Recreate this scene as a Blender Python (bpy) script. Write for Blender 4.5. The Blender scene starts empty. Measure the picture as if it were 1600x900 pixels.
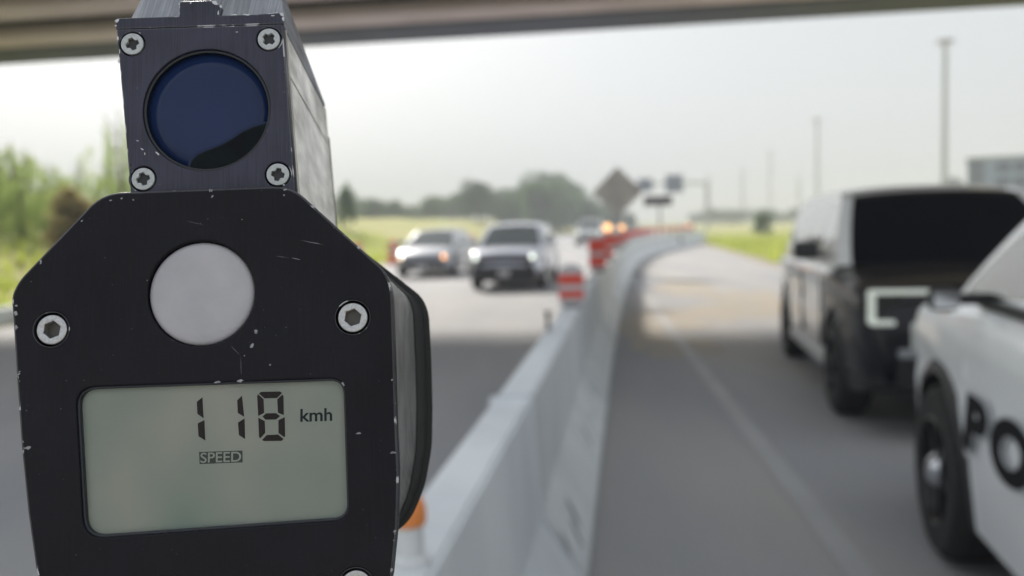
import bpy, bmesh, math, random
from mathutils import Vector, Matrix
R = math.radians
random.seed(7)
SC = bpy.context.scene
COL = SC.collection

# ------------------------------------------------------------------ camera
FPX, CXP, CYP, CAMH = 1400.0, 800.0, 450.0, 1.5
PITCH, ROLL = math.atan(97.5 / FPX), R(1.5)
CAM = Vector((0, 0, CAMH))
FWD = Vector((0, math.cos(PITCH), -math.sin(PITCH)))
r0 = Vector((1, 0, 0)); u0 = r0.cross(FWD)
RGT = (r0 * math.cos(ROLL) - u0 * math.sin(ROLL)).normalized()
UPV = RGT.cross(FWD).normalized()
cd = bpy.data.cameras.new('camera'); cam = bpy.data.objects.new('camera', cd); COL.objects.link(cam)
m = Matrix.Identity(4)
for i in range(3):
    m[i][0], m[i][1], m[i][2], m[i][3] = RGT[i], UPV[i], -FWD[i], CAM[i]
cam.matrix_world = m
cd.sensor_width = 36; cd.lens = 36 * FPX / 1600
cd.clip_start = 0.01; cd.clip_end = 8000
GUN_D = 0.22
cd.dof.use_dof = True; cd.dof.focus_distance = GUN_D + 0.003; cd.dof.aperture_fstop = 11.5
SC.camera = cam

# ------------------------------------------------------------------ sky and sun
SUN_EL, SUN_AZ = R(34), R(-22)          # azimuth measured from +Y (the view direction) towards +X
w = bpy.data.worlds.new('World'); SC.world = w; w.use_nodes = True
nt = w.node_tree; bg = nt.nodes['Background']
sky = nt.nodes.new('ShaderNodeTexSky'); sky.sky_type = 'NISHITA'; sky.sun_disc = False
sky.sun_elevation = SUN_EL; sky.sun_rotation = SUN_AZ
sky.dust_density = 6.0; sky.air_density = 1.0; sky.ozone_density = 1.0
hs = nt.nodes.new('ShaderNodeHueSaturation'); hs.inputs['Saturation'].default_value = 0.35
nt.links.new(sky.outputs[0], hs.inputs['Color'])
smoke = nt.nodes.new('ShaderNodeMix'); smoke.data_type = 'RGBA'; smoke.inputs[0].default_value = 0.82     # thin, even smoke layer over the clear sky
smoke.inputs[7].default_value = (4.5, 4.76, 5.0, 1)
nt.links.new(hs.outputs[0], smoke.inputs[6]); nt.links.new(smoke.outputs[2], bg.inputs[0])
bg.inputs[1].default_value = 0.13
sl = bpy.data.lights.new('sun', 'SUN'); sun = bpy.data.objects.new('sun', sl); COL.objects.link(sun)
sl.energy = 5.0; sl.angle = R(8.0); sl.color = (1, 0.925, 0.825)
sd = Vector((math.sin(SUN_AZ) * math.cos(SUN_EL), math.cos(SUN_AZ) * math.cos(SUN_EL), math.sin(SUN_EL)))
sun.location = (0, 0, 60); sun.rotation_euler = (-sd).to_track_quat('-Z', 'Y').to_euler()
vs = SC.view_settings
vs.view_transform = 'Standard'; vs.look = 'None'; vs.gamma = 1; vs.use_curve_mapping = False
vs.exposure = 0.42
SC.cycles.use_denoising = True
SC.cycles.max_bounces = 6; SC.cycles.volume_bounces = 1; SC.cycles.transparent_max_bounces = 12
SC.cycles.sample_clamp_indirect = 8

# ------------------------------------------------------------------ helpers
def ray(px, py):
    return (FWD * FPX + RGT * (px - CXP) - UPV * (py - CYP)).normalized()
def ground(px, py, z=0.0):
    d = ray(px, py); return CAM + d * ((z - CAMH) / d.z)
def at(px, py, Y):
    d = ray(px, py); return CAM + d * (Y / d.y)

ORD = 'first second third fourth fifth sixth seventh eighth ninth tenth eleventh twelfth thirteenth fourteenth fifteenth sixteenth seventeenth eighteenth nineteenth twentieth'.split()
ORD += ['twenty-' + k for k in ORD[:9]] + ['thirtieth'] + ['thirty-' + k for k in ORD[:9]] + ['fortieth'] + ['forty-' + k for k in ORD[:9]] + ['fiftieth'] + ['fifty-' + k for k in ORD[:9]]
def tag(o, label=None, cat=None, group=None, kind=None):
    if label: o['label'] = label
    if cat: o['category'] = cat
    if group: o['group'] = group
    if kind: o['kind'] = kind
    return o
def empty(name, loc=(0, 0, 0), rz=0.0):
    o = bpy.data.objects.new(name, None); COL.objects.link(o); o.location = loc; o.rotation_euler = (0, 0, rz)
    o.empty_display_size = 0.1
    return o
def link(name, me, mats=None, parent=None):
    o = bpy.data.objects.new(name, me); COL.objects.link(o)
    if mats:
        if len(me.materials): me.materials.clear()      # clear() also resets the faces' material slots
        for k in (mats if isinstance(mats, (list, tuple)) else [mats]): me.materials.append(k)
    if parent: o.parent = parent
    return o
def copy_tree(o, parent=None):
    c = o.copy(); COL.objects.link(c); c.parent = parent
    for ch in list(o.children): copy_tree(ch, c)
    return c

class MB:
    def __init__(s): s.v = []; s.f = []; s.mi = []
    def add(s, vs, fs, mi=0):
        b = len(s.v); s.v += [tuple(p) for p in vs]
        for f in fs: s.f.append([b + i for i in f]); s.mi.append(mi)
        return s
    def box(s, c, d, M=None, mi=0):
        x, y, z = [k / 2 for k in d]
        vs = [Vector((sx * x, sy * y, sz * z)) for sx in (-1, 1) for sy in (-1, 1) for sz in (-1, 1)]
        if M: vs = [M @ p for p in vs]
        c = Vector(c); vs = [p + c for p in vs]
        return s.add(vs, [(0, 1, 3, 2), (4, 6, 7, 5), (0, 4, 5, 1), (2, 3, 7, 6), (0, 2, 6, 4), (1, 5, 7, 3)], mi)
    def lathe(s, prof, n=32, axis='z', c=(0, 0, 0), mi=0):
        b = len(s.v); c = Vector(c)
        for r, h in prof:
            for k in range(n):
                a = 2 * math.pi * k / n; p = (r * math.cos(a), r * math.sin(a), h)
                if axis == 'y': p = (p[0], p[2], p[1])
                if axis == 'x': p = (p[2], p[0], p[1])
                s.v.append(tuple(Vector(p) + c))
        for i in range(len(prof) - 1):
            for k in range(n):
                q = [b + i * n + k, b + i * n + (k + 1) % n, b + (i + 1) * n + (k + 1) % n, b + (i + 1) * n + k]
                s.f.append(q if axis == 'z' or axis == 'x' else q[::-1]); s.mi.append(mi)
        return s
    def tube(s, p, q, r1, r2=None, n=10, mi=0):
        r2 = r1 if r2 is None else r2
        p, q = Vector(p), Vector(q); d = (q - p).normalized()
        a = d.orthogonal().normalized(); e = d.cross(a); b = len(s.v)
        for c, r in ((p, r1), (q, r2)):
            for k in range(n):
                t = 2 * math.pi * k / n; s.v.append(tuple(c + a * r * math.cos(t) + e * r * math.sin(t)))
        for k in range(n): s.f.append([b + k, b + (k + 1) % n, b + n + (k + 1) % n, b + n + k]); s.mi.append(mi)
        s.f.append([b + k for k in range(n)][::-1]); s.f.append([b + n + k for k in range(n)]); s.mi += [mi, mi]
        return s
    def prism(s, pts, z0, z1, mi=0):
        n = len(pts); vs = [(p[0], p[1], z0) for p in pts] + [(p[0], p[1], z1) for p in pts]
        fs = [[(k), (k + 1) % n, n + (k + 1) % n, n + k] for k in range(n)] + [list(range(n))[::-1], [n + k for k in range(n)]]
        return s.add(vs, fs, mi)
    def mesh(s, name, smooth=False, bevel=0):
        me = bpy.data.meshes.new(name); me.from_pydata(s.v, [], s.f)
        for p, k in zip(me.polygons, s.mi): p.material_index = k
        bm = bmesh.new(); bm.from_mesh(me)
        if bevel:
            bmesh.ops.remove_doubles(bm, verts=bm.verts, dist=1e-6)
            ed = [e for e in bm.edges if len(e.link_faces) == 2 and e.calc_face_angle(0) > 0.5]
            bmesh.ops.bevel(bm, geom=ed, offset=bevel, segments=2, affect='EDGES', profile=0.6, clamp_overlap=True)
        bmesh.ops.recalc_face_normals(bm, faces=bm.faces)
        bm.to_mesh(me); bm.free()
        if smooth:
            me.shade_smooth()
            if isinstance(smooth, float): me.set_sharp_from_angle(angle=smooth)
        return me
    def build(s, name, mats, parent=None, smooth=False, bevel=0):
        return link(name, s.mesh(name, smooth, bevel), mats, parent)

# ------------------------------------------------------------------ materials
MAT = {}
def mat(name, col, rough=0.6, metal=0.0, col2=None, scale=5.0, bump=0.0, bscale=None, coat=0.0, spec=0.5, stretch=None, emit=None, estr=0, detail=6, lo=0.35, hi=0.65, rough2=None):
    if name in MAT: return MAT[name]
    mt = bpy.data.materials.new(name); mt.use_nodes = True; MAT[name] = mt
    t = mt.node_tree; b = t.nodes['Principled BSDF']
    b.inputs['Base Color'].default_value = (*col, 1); b.inputs['Roughness'].default_value = rough
    b.inputs['Metallic'].default_value = metal; b.inputs['Coat Weight'].default_value = coat
    b.inputs['Coat Roughness'].default_value = 0.04; b.inputs['Specular IOR Level'].default_value = spec
    if emit: b.inputs['Emission Color'].default_value = (*emit, 1); b.inputs['Emission Strength'].default_value = estr
    if col2 or bump:
        tc = t.nodes.new('ShaderNodeTexCoord'); mp = t.nodes.new('ShaderNodeMapping')
        if stretch: mp.inputs['Scale'].default_value = stretch
        t.links.new(tc.outputs['Object'], mp.inputs[0])
        if col2:
            nz = t.nodes.new('ShaderNodeTexNoise'); nz.inputs['Scale'].default_value = scale; nz.inputs['Detail'].default_value = detail
            t.links.new(mp.outputs[0], nz.inputs['Vector'])
            cr = t.nodes.new('ShaderNodeValToRGB'); cr.color_ramp.elements[0].position = lo; cr.color_ramp.elements[1].position = hi
            cr.color_ramp.elements[0].color = (*col, 1); cr.color_ramp.elements[1].color = (*col2, 1)
            t.links.new(nz.outputs[0], cr.inputs[0]); t.links.new(cr.outputs[0], b.inputs['Base Color'])
            if rough2 is not None:
                mr = t.nodes.new('ShaderNodeMapRange'); mr.inputs['From Min'].default_value = lo; mr.inputs['From Max'].default_value = hi
                mr.inputs['To Min'].default_value = rough; mr.inputs['To Max'].default_value = rough2
                t.links.new(nz.outputs[0], mr.inputs[0]); t.links.new(mr.outputs[0], b.inputs['Roughness'])
        if bump:
            n2 = t.nodes.new('ShaderNodeTexNoise'); n2.inputs['Scale'].default_value = bscale or scale * 6; n2.inputs['Detail'].default_value = 8
            t.links.new(mp.outputs[0], n2.inputs['Vector'])
            bp = t.nodes.new('ShaderNodeBump'); bp.inputs['Strength'].default_value = bump; bp.inputs['Distance'].default_value = 0.02
            t.links.new(n2.outputs[0], bp.inputs['Height']); t.links.new(bp.outputs[0], b.inputs['Normal'])
    return mt

asphalt = mat('asphalt', (0.250, 0.258, 0.28), 0.85, col2=(0.34, 0.335, 0.335), scale=0.9, bump=0.5, bscale=60, stretch=(1, 0.16, 1), lo=0.3, hi=0.7)
asphalt_b = mat('shoulder_asphalt', (0.256, 0.267, 0.294), 0.85, col2=(0.36, 0.345, 0.325), scale=0.8, bump=0.5, bscale=60, stretch=(1, 0.2, 1), lo=0.3, hi=0.7)
paint_white = mat('road_paint', (0.375, 0.375, 0.375), 0.7, col2=(0.31, 0.312, 0.32), scale=1.2, lo=0.3, hi=0.7)
grass_m = mat('grass_ground', (0.25, 0.29, 0.06), 0.95, col2=(0.37, 0.33, 0.11), scale=0.25, bump=0.8, bscale=6)
blade_m = mat('grass_blades', (0.22, 0.30, 0.035), 0.8, col2=(0.34, 0.34, 0.07), scale=0.2)
concrete = mat('barrier_concrete', (0.62, 0.655, 0.69), 0.85, col2=(0.75, 0.785, 0.815), scale=1.6, bump=0.3, bscale=30, stretch=(1.5, 1.5, 0.45), lo=0.3, hi=0.62)
stain_m = mat('rubber_scuff', (0.20, 0.215, 0.225), 0.9, col2=(0.33, 0.35, 0.36), scale=14)
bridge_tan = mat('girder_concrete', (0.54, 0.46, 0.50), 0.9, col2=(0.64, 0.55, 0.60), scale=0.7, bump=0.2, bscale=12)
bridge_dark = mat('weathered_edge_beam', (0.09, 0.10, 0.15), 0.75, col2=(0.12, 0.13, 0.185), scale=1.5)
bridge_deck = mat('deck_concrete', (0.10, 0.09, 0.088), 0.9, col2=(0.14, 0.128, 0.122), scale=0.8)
galv = mat('galvanised_steel', (0.42, 0.43, 0.44), 0.5, 0.6, col2=(0.5, 0.5, 0.5), scale=3)
dark_pin = mat('dark_steel', (0.06, 0.065, 0.07), 0.6, 0.3)
rubber = mat('tyre_rubber', (0.012, 0.012, 0.013), 0.85, col2=(0.022, 0.021, 0.02), scale=20)
blackplastic = mat('black_plastic', (0.014, 0.015, 0.017), 0.5, col2=(0.022, 0.022, 0.024), scale=15)
carglass = mat('tinted_glass', (0.003, 0.004, 0.007), 0.03, spec=0.4)
sideglass = mat('side_glass', (0.02, 0.024, 0.026), 0.04, coat=1.0)
pitm = mat('seam_dark', (0.01, 0.01, 0.01), 0.8)
chrome = mat('chrome', (0.62, 0.63, 0.66), 0.12, 1.0)
rimdark = mat('dark_rim', (0.03, 0.03, 0.032), 0.35, 0.8)
rimsilver = mat('alloy_rim', (0.45, 0.46, 0.48), 0.3, 0.9)
white_paint = mat('white_car_paint', (0.92, 0.94, 0.96), 0.3, coat=0.8)
black_paint = mat('black_car_paint', (0.006, 0.007, 0.010), 0.25, coat=0.12, spec=0.3)
lampglass = mat('lamp_housing', (0.5, 0.52, 0.5), 0.1, coat=1)
panel_red = mat('delineator_red', (0.72, 0.075, 0.045), 0.45)
panel_grey = mat('delineator_grey', (0.55, 0.52, 0.54), 0.5)
orange = mat('orange_plastic', (0.80, 0.27, 0.07), 0.5)
amber = mat('amber_light', (0.8, 0.3, 0.05), 0.3, emit=(1.0, 0.55, 0.25), estr=1.8)
headlit = mat('lit_headlamp', (0.8, 0.8, 0.8), 0.2, emit=(0.9, 1.0, 0.88), estr=1.5)
headlit_warm = mat('lit_warm_headlamp', (0.8, 0.6, 0.4), 0.2, emit=(1.0, 0.78, 0.58), estr=3.0)
headlit_amber = mat('lit_turn_lamp', (0.8, 0.4, 0.1), 0.2, emit=(1.0, 0.42, 0.14), estr=3.2)
drl = mat('daytime_lamp', (0.75, 0.78, 0.74), 0.2, emit=(0.9, 1.0, 0.86), estr=0.16)

# ------------------------------------------------------------------ ground, roads
RH = 0.14                                            # how far the highway drifts right per metre ahead
def xroad(Y): return -10.8 + RH * Y                  # left edge of the carriageway
def xright(Y): return 4.4 + 0.133 * Y                # right edge of the shoulder
def bank(x, y):
    e = xroad(y) - 1.6 - x
    if e <= 0 or y < -25: return 0.0
    k = min(1, max(0, (y - 14) / 10))
    t = min(1, e / 14); h = 2.6 * (t * t * (3 - 2 * t)) * k
    return h + 0.10 * math.sin(x * 0.7 + y * 0.23) * k * t
mb = MB()
xs = [-1400, -700, -350, -180, -120] + [-90 + 2.5 * i for i in range(37)] + [5, 20, 60, 150, 350, 700, 1400]
ys = [-250, -120, -60] + [-30 + 4 * i for i in range(58)] + [230, 300, 420, 600, 900, 1400, 2300]
for y in ys:
    for x in xs: mb.v.append((x, y, bank(x, y) - 0.012))
nx = len(xs)
for j in range(len(ys) - 1):
    for i in range(nx - 1): mb.f.append([j * nx + i, j * nx + i + 1, (j + 1) * nx + i + 1, (j + 1) * nx + i]); mb.mi.append(0)
tag(mb.build('ground', grass_m, smooth=True), kind='structure')

# barrier line: right foot of the concrete barrier, traced on the ground
BP = [(-0.172 - 0.156 * 9, -9.0), (-0.172, 0.0)] + [tuple(ground(x, y)[:2]) for x, y in ((917, 900), (937, 747), (953, 590), (968, 500), (979, 450), (995, 412), (1022, 397), (1085, 382))]
last = Vector(BP[-1]); dl = (last - Vector(BP[-2])).normalized(); BP.append(tuple(last + dl * 12))
def bline(Y):
    for (x0, y0), (x1, y1) in zip(BP, BP[1:]):
        if y0 <= Y <= y1: return x0 + (x1 - x0) * (Y - y0) / (y1 - y0)
    return BP[-1][0] + (Y - BP[-1][1]) * 0.14
# smooth the traced line
SM = []
Y = -9.0
while Y < BP[-1][1]:
    SM.append((sum(bline(Y + k * 0.5) if Y + k * 0.5 > -9 else -0.172 + 0.156 * (Y + k * 0.5) for k in range(-6, 7)) / 13, Y)); Y += 0.5
def bx(Y):
    k = min(max((Y + 9.0) / 0.5, 0), len(SM) - 1.001); i = int(k); f = k - i
    return SM[i][0] * (1 - f) + SM[i + 1][0] * f

def strip(name, fx0, fx1, y0, y1, z, mt, n=40, kind='structure'):
    mb = MB()
    for i in range(n + 1):
        y = y0 + (y1 - y0) * (i / n) ** 2 if y0 >= 0 else y0 + (y1 - y0) * i / n
        mb.v += [(fx0(y), y, z), (fx1(y), y, z)]
    for i in range(n): mb.f.append([2 * i, 2 * i + 1, 2 * i + 3, 2 * i + 2]); mb.mi.append(0)
    return tag(mb.build(name, mt), kind=kind)
strip('road', xroad, lambda y: (bx(y) if y < 60 else xright(y)) - 0.27, -120, 1200, 0.0, asphalt, 500)
strip('shoulder', lambda y: bx(y) - 0.27, xright, -9, 62, 0.002, asphalt_b, 120)
strip('verge_gravel', lambda y: xright(y) - 0.02, lambda y: xright(y) + 0.7, -120, 200, 0.006, mat('gravel', (0.25, 0.22, 0.18), 0.9, col2=(0.33, 0.29, 0.23), scale=3), 60)
# wind-blown sand on the shoulder
sand_m = mat('sand', (0.375, 0.335, 0.275), 0.95, col2=(0.335, 0.31, 0.275), scale=2.0)
rs = random.Random(4)
for cx, cy, rx, ry in ((1035, 500, 0.75, 1.5), (1120, 490, 1.1, 1.3), (1060, 540, 0.5, 1.2), (1180, 470, 0.9, 2.2), (1075, 450, 0.8, 3.0), (1010, 520, 0.3, 1.6)):
    c = ground(cx, cy); pts = []
    for k in range(26):
        a = 2 * math.pi * k / 26; q = rs.uniform(0.6, 1.2); pts.append((c.x + rx * q * math.cos(a) + 0.15 * ry * q * math.sin(a), c.y + ry * q * math.sin(a), 0.0035 + 0.0002 * (cx % 7)))
    tag(MB().add(pts, [list(range(26))]).build('sand_patch', sand_m), kind='structure')
# painted lines
def line(name, f, w_, y0, y1, z=0.008):
    return strip(name, lambda y: f(y) - w_ / 2, lambda y: f(y) + w_ / 2, y0, y1, z, paint_white, 30)
p0, p1 = ground(1085, 562), ground(1345, 898)
sl_ = (p0.x - p1.x) / (p0.y - p1.y)
line('lane_line', lambda y: p1.x + sl_ * (y - p1.y), 0.13, p1.y - 4, 40, 0.007)
line('edge_line', lambda y: xroad(y) + 1.2, 0.15, -40, 300)
for k in range(22):
    y = -8 + k * 11
    line('lane_dash', lambda y: xroad(y) + 4.9, 0.15, y, y + 3.5)

# ------------------------------------------------------------------ concrete barrier sections
BPROF = [(0, 0), (0, 0.07), (-0.177, 0.33), (-0.205, 0.81), (-0.353, 0.81), (-0.381, 0.33), (-0.558, 0.07), (-0.558, 0)]
yb = -0.2; k = 0
barr = []
while yb < 64:
    L = 3.7
    xa = bx(yb); d = (Vector((bx(yb + 0.5), yb + 0.5)) - Vector((bx(yb - 0.5), yb - 0.5))).normalized()
    q = Vector((xa, yb))
    for _ in range(4):
        ye = yb + L * d.y; e = Vector((bx(ye), ye)); d = (e - q).normalized()
    ang = math.atan2(-d.x, d.y)
    o = empty('concrete_barrier', (q.x, q.y, 0.004), ang)
    if not barr:
        mb = MB(); n = len(BPROF); l = L - 0.015
        for yy in (0.015, l): mb.v += [(px, yy, pz) for px, pz in BPROF]
        mb.f += [[i, (i + 1) % n, n + (i + 1) % n, n + i] for i in range(n)] + [list(range(n)), [n + i for i in range(n)][::-1]]; mb.mi += [0] * (n + 2)
        bmesh_b = mb.mesh('barrier_body', smooth=0.6, bevel=0.012)
        mb = MB()
        for yy in (0.9, 2.7): mb.box((-0.0, yy, 0.03), (0.05, 0.3, 0.055))
        slot_me = mb.mesh('drain_slot')
    link('body', bmesh_b, concrete, o)
    barr.append(o); yb += L * d.y
    c_ = q + d * L / 2
for i, o in enumerate(barr):
    tag(o, 'pale concrete barrier section beside the speed gun, nearest of the row' if i == 0 else 'pale concrete barrier section, %s in the row counting away from the speed gun' % ORD[i], 'barrier', 'concrete barrier sections in the row')
# rubber scuffs on the near section (thin marks on the foot slope)
def on_barrier(Y, u, z):            # u from 0 (foot break) .. 1 (foot) on the near face
    return Vector((bx(Y) - 0.177 * u, Y, z))
mb = MB()
for px, py, w_, h_ in ((926, 610, 0.03, 0.1), (915, 680, 0.04, 0.15), (922, 650, 0.02, 0.1), (893, 800, 0.035, 0.16), (900, 835, 0.02, 0.12), (882, 850, 0.02, 0.1)):
    # intersect the ray with the foot slope plane of the barrier
    d = ray(px, py); t = 0.5
    while True:
        p = CAM + d * t; s = bx(p.y) - p.x
        zs = 0.07 + (0.33 - 0.07) * min(max(s, 0) / 0.177, 1)
        if p.z <= zs and s > 0 or p.z < 0: break
        t += 0.004
    ddir = Vector((0.154, 0.988, 0)); up = Vector((-0.177, 0, 0.26)).normalized(); nn = up.cross(ddir).normalized()
    if nn.x < 0: nn = -nn
    vs_ = []
    for a in range(10):
        an = a / 10 * 2 * math.pi; rr = random.uniform(0.7, 1.2)
        vs_.append(p + nn * 0.006 + ddir * (w_ * math.cos(an) * rr + h_ * 0.35 * math.sin(an)) + up * h_ * 0.5 * math.sin(an) * rr)
    mb.add(vs_, [list(range(10))])
sc = mb.build('scuff_mark', stain_m, barr[1]); sc.matrix_parent_inverse = Matrix.LocRotScale(barr[1].location, barr[1].rotation_euler, None).inverted(); sc['kind'] = 'stuff'

def barrier_top(Y):
    return Vector((bx(Y) - 0.279, Y, 0.814))
def bangle(Y):
    return math.atan2(-(bx(Y + 0.5) - bx(Y - 0.5)), 1.0)

# ------------------------------------------------------------------ red and grey delineator panels on the barrier
def panel_mesh(w_, h_, th=0.035):
    pts = [(-w_ / 2, 0), (w_ / 2, 0), (w_ / 2, h_ - w_ * 0.35)]
    for k in range(1, 8):
        a = math.pi * k / 8; pts.append((w_ / 2 * math.cos(a), h_ - w_ * 0.35 + w_ * 0.35 * math.sin(a)))
    pts.append((-w_ / 2, h_ - w_ * 0.35))
    mb = MB().prism(pts, -th / 2, th / 2)
    mb.v = [(x, z, y) for x, y, z in mb.v]
    return mb.mesh('panel', bevel=0.004)
def band_mesh(w_, z0, z1, th=0.041):
    return MB().box((0, 0, (z0 + z1) / 2), (w_ * 1.02, th, z1 - z0)).mesh('band', bevel=0.003)
def delineator(Y, w_, h_, bands, label, post=0.0):
    o = empty('delineator_panel', barrier_top(Y), bangle(Y) * 0.6)
    link('base', MB().box((0, 0, 0.012), (0.14, 0.16, 0.024)).mesh('base', bevel=0.004), blackplastic, o)
    p = link('panel', panel_mesh(w_, h_), panel_grey, o); p.location = (0, 0, 0.02)
    for z0, z1 in bands:
        b = link('red_band', band_mesh(w_, z0, z1), panel_red, p)
    tag(o, label, 'delineator', 'delineator panels on the barrier top'); return o
def ydist(px, top_py, z=0.814):
    return ground(px, top_py, z).y
def y_on_barrier(px):      # where the barrier's top centre line is seen at that column
    Y = 3.0; best = None
    while Y < 62:
        p = barrier_top(Y) - CAM; x = CXP + FPX * p.dot(RGT) / p.dot(FWD)
        if x >= px: return Y
        Y += 0.05
    return 62
y1_ = y_on_barrier(893)
delineator(y1_, 0.205, 0.34, [(0.17, 0.255), (0.06, 0.12)], 'wide grey panel with two red bands on the nearest stretch of barrier')
for px, h_ in ((934, 0.5), (948, 0.5)):
    delineator(y_on_barrier(px), 0.24, h_, [(0.05, 0.2), (0.26, 0.44)], 'mid-distance red panel on the barrier just before it bends' if px < 940 else 'red panel on the barrier right at the bend, below the amber lamps')
Y = y_on_barrier(962); n = 0
while Y < 60:
    delineator(Y, 0.26, 0.46, [(0.17, 0.36)], 'small red and grey panel, %s along the bend after the amber lamps start' % ORD[n])
    Y += 2.6; n += 1
# small dark lifting pin on the barrier
yp = y_on_barrier(868)
pin = empty('barrier_pin', barrier_top(yp) + Vector((-0.05, 0, -0.0)))
MB().tube((0, 0, 0), (0, 0, 0.11), 0.014).build('rod', dark_pin, pin); MB().lathe([(0.0001, 0.1105), (0.024, 0.111), (0.024, 0.13), (0.0001, 0.132)], 12).build('head', dark_pin, pin)
tag(pin, 'short dark steel pin standing on the near barrier top', 'pin')
# orange-capped marker on the barrier beside the gun
pm = ground(641, 880, 0.814); mk = empty('marker_post', pm)
MB().lathe([(0.0001, 0.0), (0.042, 0.0), (0.042, 0.012), (0.03, 0.02), (0.029, 0.085), (0.0001, 0.085)], 24).build('post', mat('marker_white', (0.66, 0.68, 0.7), 0.5), mk, smooth=0.6)
MB().lathe([(0.033, 0.082), (0.036, 0.09), (0.036, 0.115), (0.03, 0.134), (0.016, 0.145), (0.0001, 0.148)], 24).build('cap', orange, mk, smooth=0.8)
tag(mk, 'short white marker with orange cap on the barrier top beside the speed gun', 'marker')
# amber lamps by the bend
for px, py in ((950, 358), (972, 357), (1076, 352)):
    Yl = y_on_barrier(px) if px < 1060 else 57.0
    p = at(px, py, Yl); b = barrier_top(Yl)
    o = empty('warning_lamp', (p.x, Yl, 0.814)); h_ = p.z - 0.814
    if px < 1060: o.location.x = b.x
    MB().box((0, 0, h_ / 2 - 0.04), (0.05, 0.05, h_ - 0.08)).build('post', galv, o)
    MB().box((0, 0, h_ - 0.08), (0.14, 0.08, 0.1)).build('housing', orange, o, bevel=0.01)
    MB().lathe([(0.0001, -0.05), (0.05, -0.05), (0.075, -0.02), (0.075, 0.02), (0.05, 0.05), (0.0001, 0.05)], 20, 'y', (0, 0, h_ + 0.03)).build('lens', amber, o, smooth=0.6)
    tag(o, {950: 'lit amber lamp on the barrier bend, nearer of the pair under the diamond sign', 972: 'lit amber lamp on the barrier bend, farther of the pair beside the red panels', 1076: 'lit amber lamp at the far right end of the barrier row'}[px], 'lamp', 'amber warning lamps')

# ------------------------------------------------------------------ overpass
TH = -math.atan(0.150)
BO = Vector((0, 19.4, 0)); HB = CAMH + 4.03
br = empty('overpass', BO, TH)
def bpart(name, c, d, mt, bevel=0.0): return MB().box(c, d).build(name, mt, br, bevel=bevel)
W2 = 34; BD = 10.4
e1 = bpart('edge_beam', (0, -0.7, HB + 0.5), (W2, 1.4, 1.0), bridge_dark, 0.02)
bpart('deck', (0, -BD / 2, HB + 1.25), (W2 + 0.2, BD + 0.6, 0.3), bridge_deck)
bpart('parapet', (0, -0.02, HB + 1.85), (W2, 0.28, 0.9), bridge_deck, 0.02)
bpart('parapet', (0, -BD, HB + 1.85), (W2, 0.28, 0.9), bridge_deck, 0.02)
for k in range(4):
    y = -2.1 - 2.15 * k
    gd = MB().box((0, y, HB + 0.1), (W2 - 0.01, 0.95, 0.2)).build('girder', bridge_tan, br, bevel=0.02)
    MB().box((0, y, HB + 0.645), (W2 - 0.02, 0.8, 0.88)).build('web', mat('web_shaded', (0.05, 0.046, 0.045), 0.9, col2=(0.075, 0.068, 0.065), scale=1.0), gd)  # shade between the girders is put into the near-black web colour
for sx in (-1, 1):
    bpart('pier_cap', (sx * 14.6, -BD / 2, HB - 0.45), (1.3, BD - 0.6, 0.9), bridge_deck, 0.03)
    for y in (-1.8, -5.2, -8.6):
        MB().lathe([(0.0001, 0), (0.55, 0), (0.55, HB - 0.9), (0.0001, HB - 0.9)], 24, c=(sx * 14.6, y, -0.011)).build('pier_column', bridge_deck, br, smooth=0.6)
tag(br, 'concrete highway overpass with tan girders crossing overhead', 'bridge')

# ------------------------------------------------------------------ vehicles
def interp(keys, x):
    if x <= keys[0][0]: return keys[0][1]
    for (a, p), (b, q) in zip(keys, keys[1:]):
        if x <= b:
            return p + (q - p) * (x - a) / (b - a)
    return keys[-1][1]
def make_wheel(r, w_, rim_m, parent, pos, side, hubcap=False):
    o = MB().lathe([(r * 0.62, -w_ / 2), (r * 0.9, -w_ / 2), (r * 0.98, -w_ * 0.38), (r, -w_ * 0.2), (r, w_ * 0.2), (r * 0.98, w_ * 0.38), (r * 0.9, w_ / 2), (r * 0.62, w_ / 2), (r * .62, -w_ / 2)], 36, 'y').build('wheel', rubber, parent, smooth=0.7)
    o.location = pos
    mb = MB(); s = side
    mb.lathe([(r * 0.64, s * w_ * 0.48), (r * 0.60, s * w_ * 0.52), (r * 0.56, s * w_ * 0.42), (r * 0.54, s * w_ * 0.12), (0.0001, s * w_ * 0.12)], 36, 'y')
    for k in range(5):
        a = k * 2 * math.pi / 5 + 0.3
        M = Matrix.Rotation(a, 3, 'Y')
        mb.box(M @ Vector((r * 0.31, s * w_ * 0.34, 0)), (r * 0.56, w_ * 0.16, r * 0.13), M)
    mb.build('rim', rim_m, o, smooth=0.6)
    MB().lathe([(r * 0.2, s * w_ * 0.28), (r * 0.2, s * w_ * 0.46), (r * 0.13, s * w_ * 0.58), (0.0001, s * w_ * 0.6)], 20, 'y').build('hub_cap', chrome if hubcap else rim_m, o, smooth=0.7)
    return o

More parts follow.
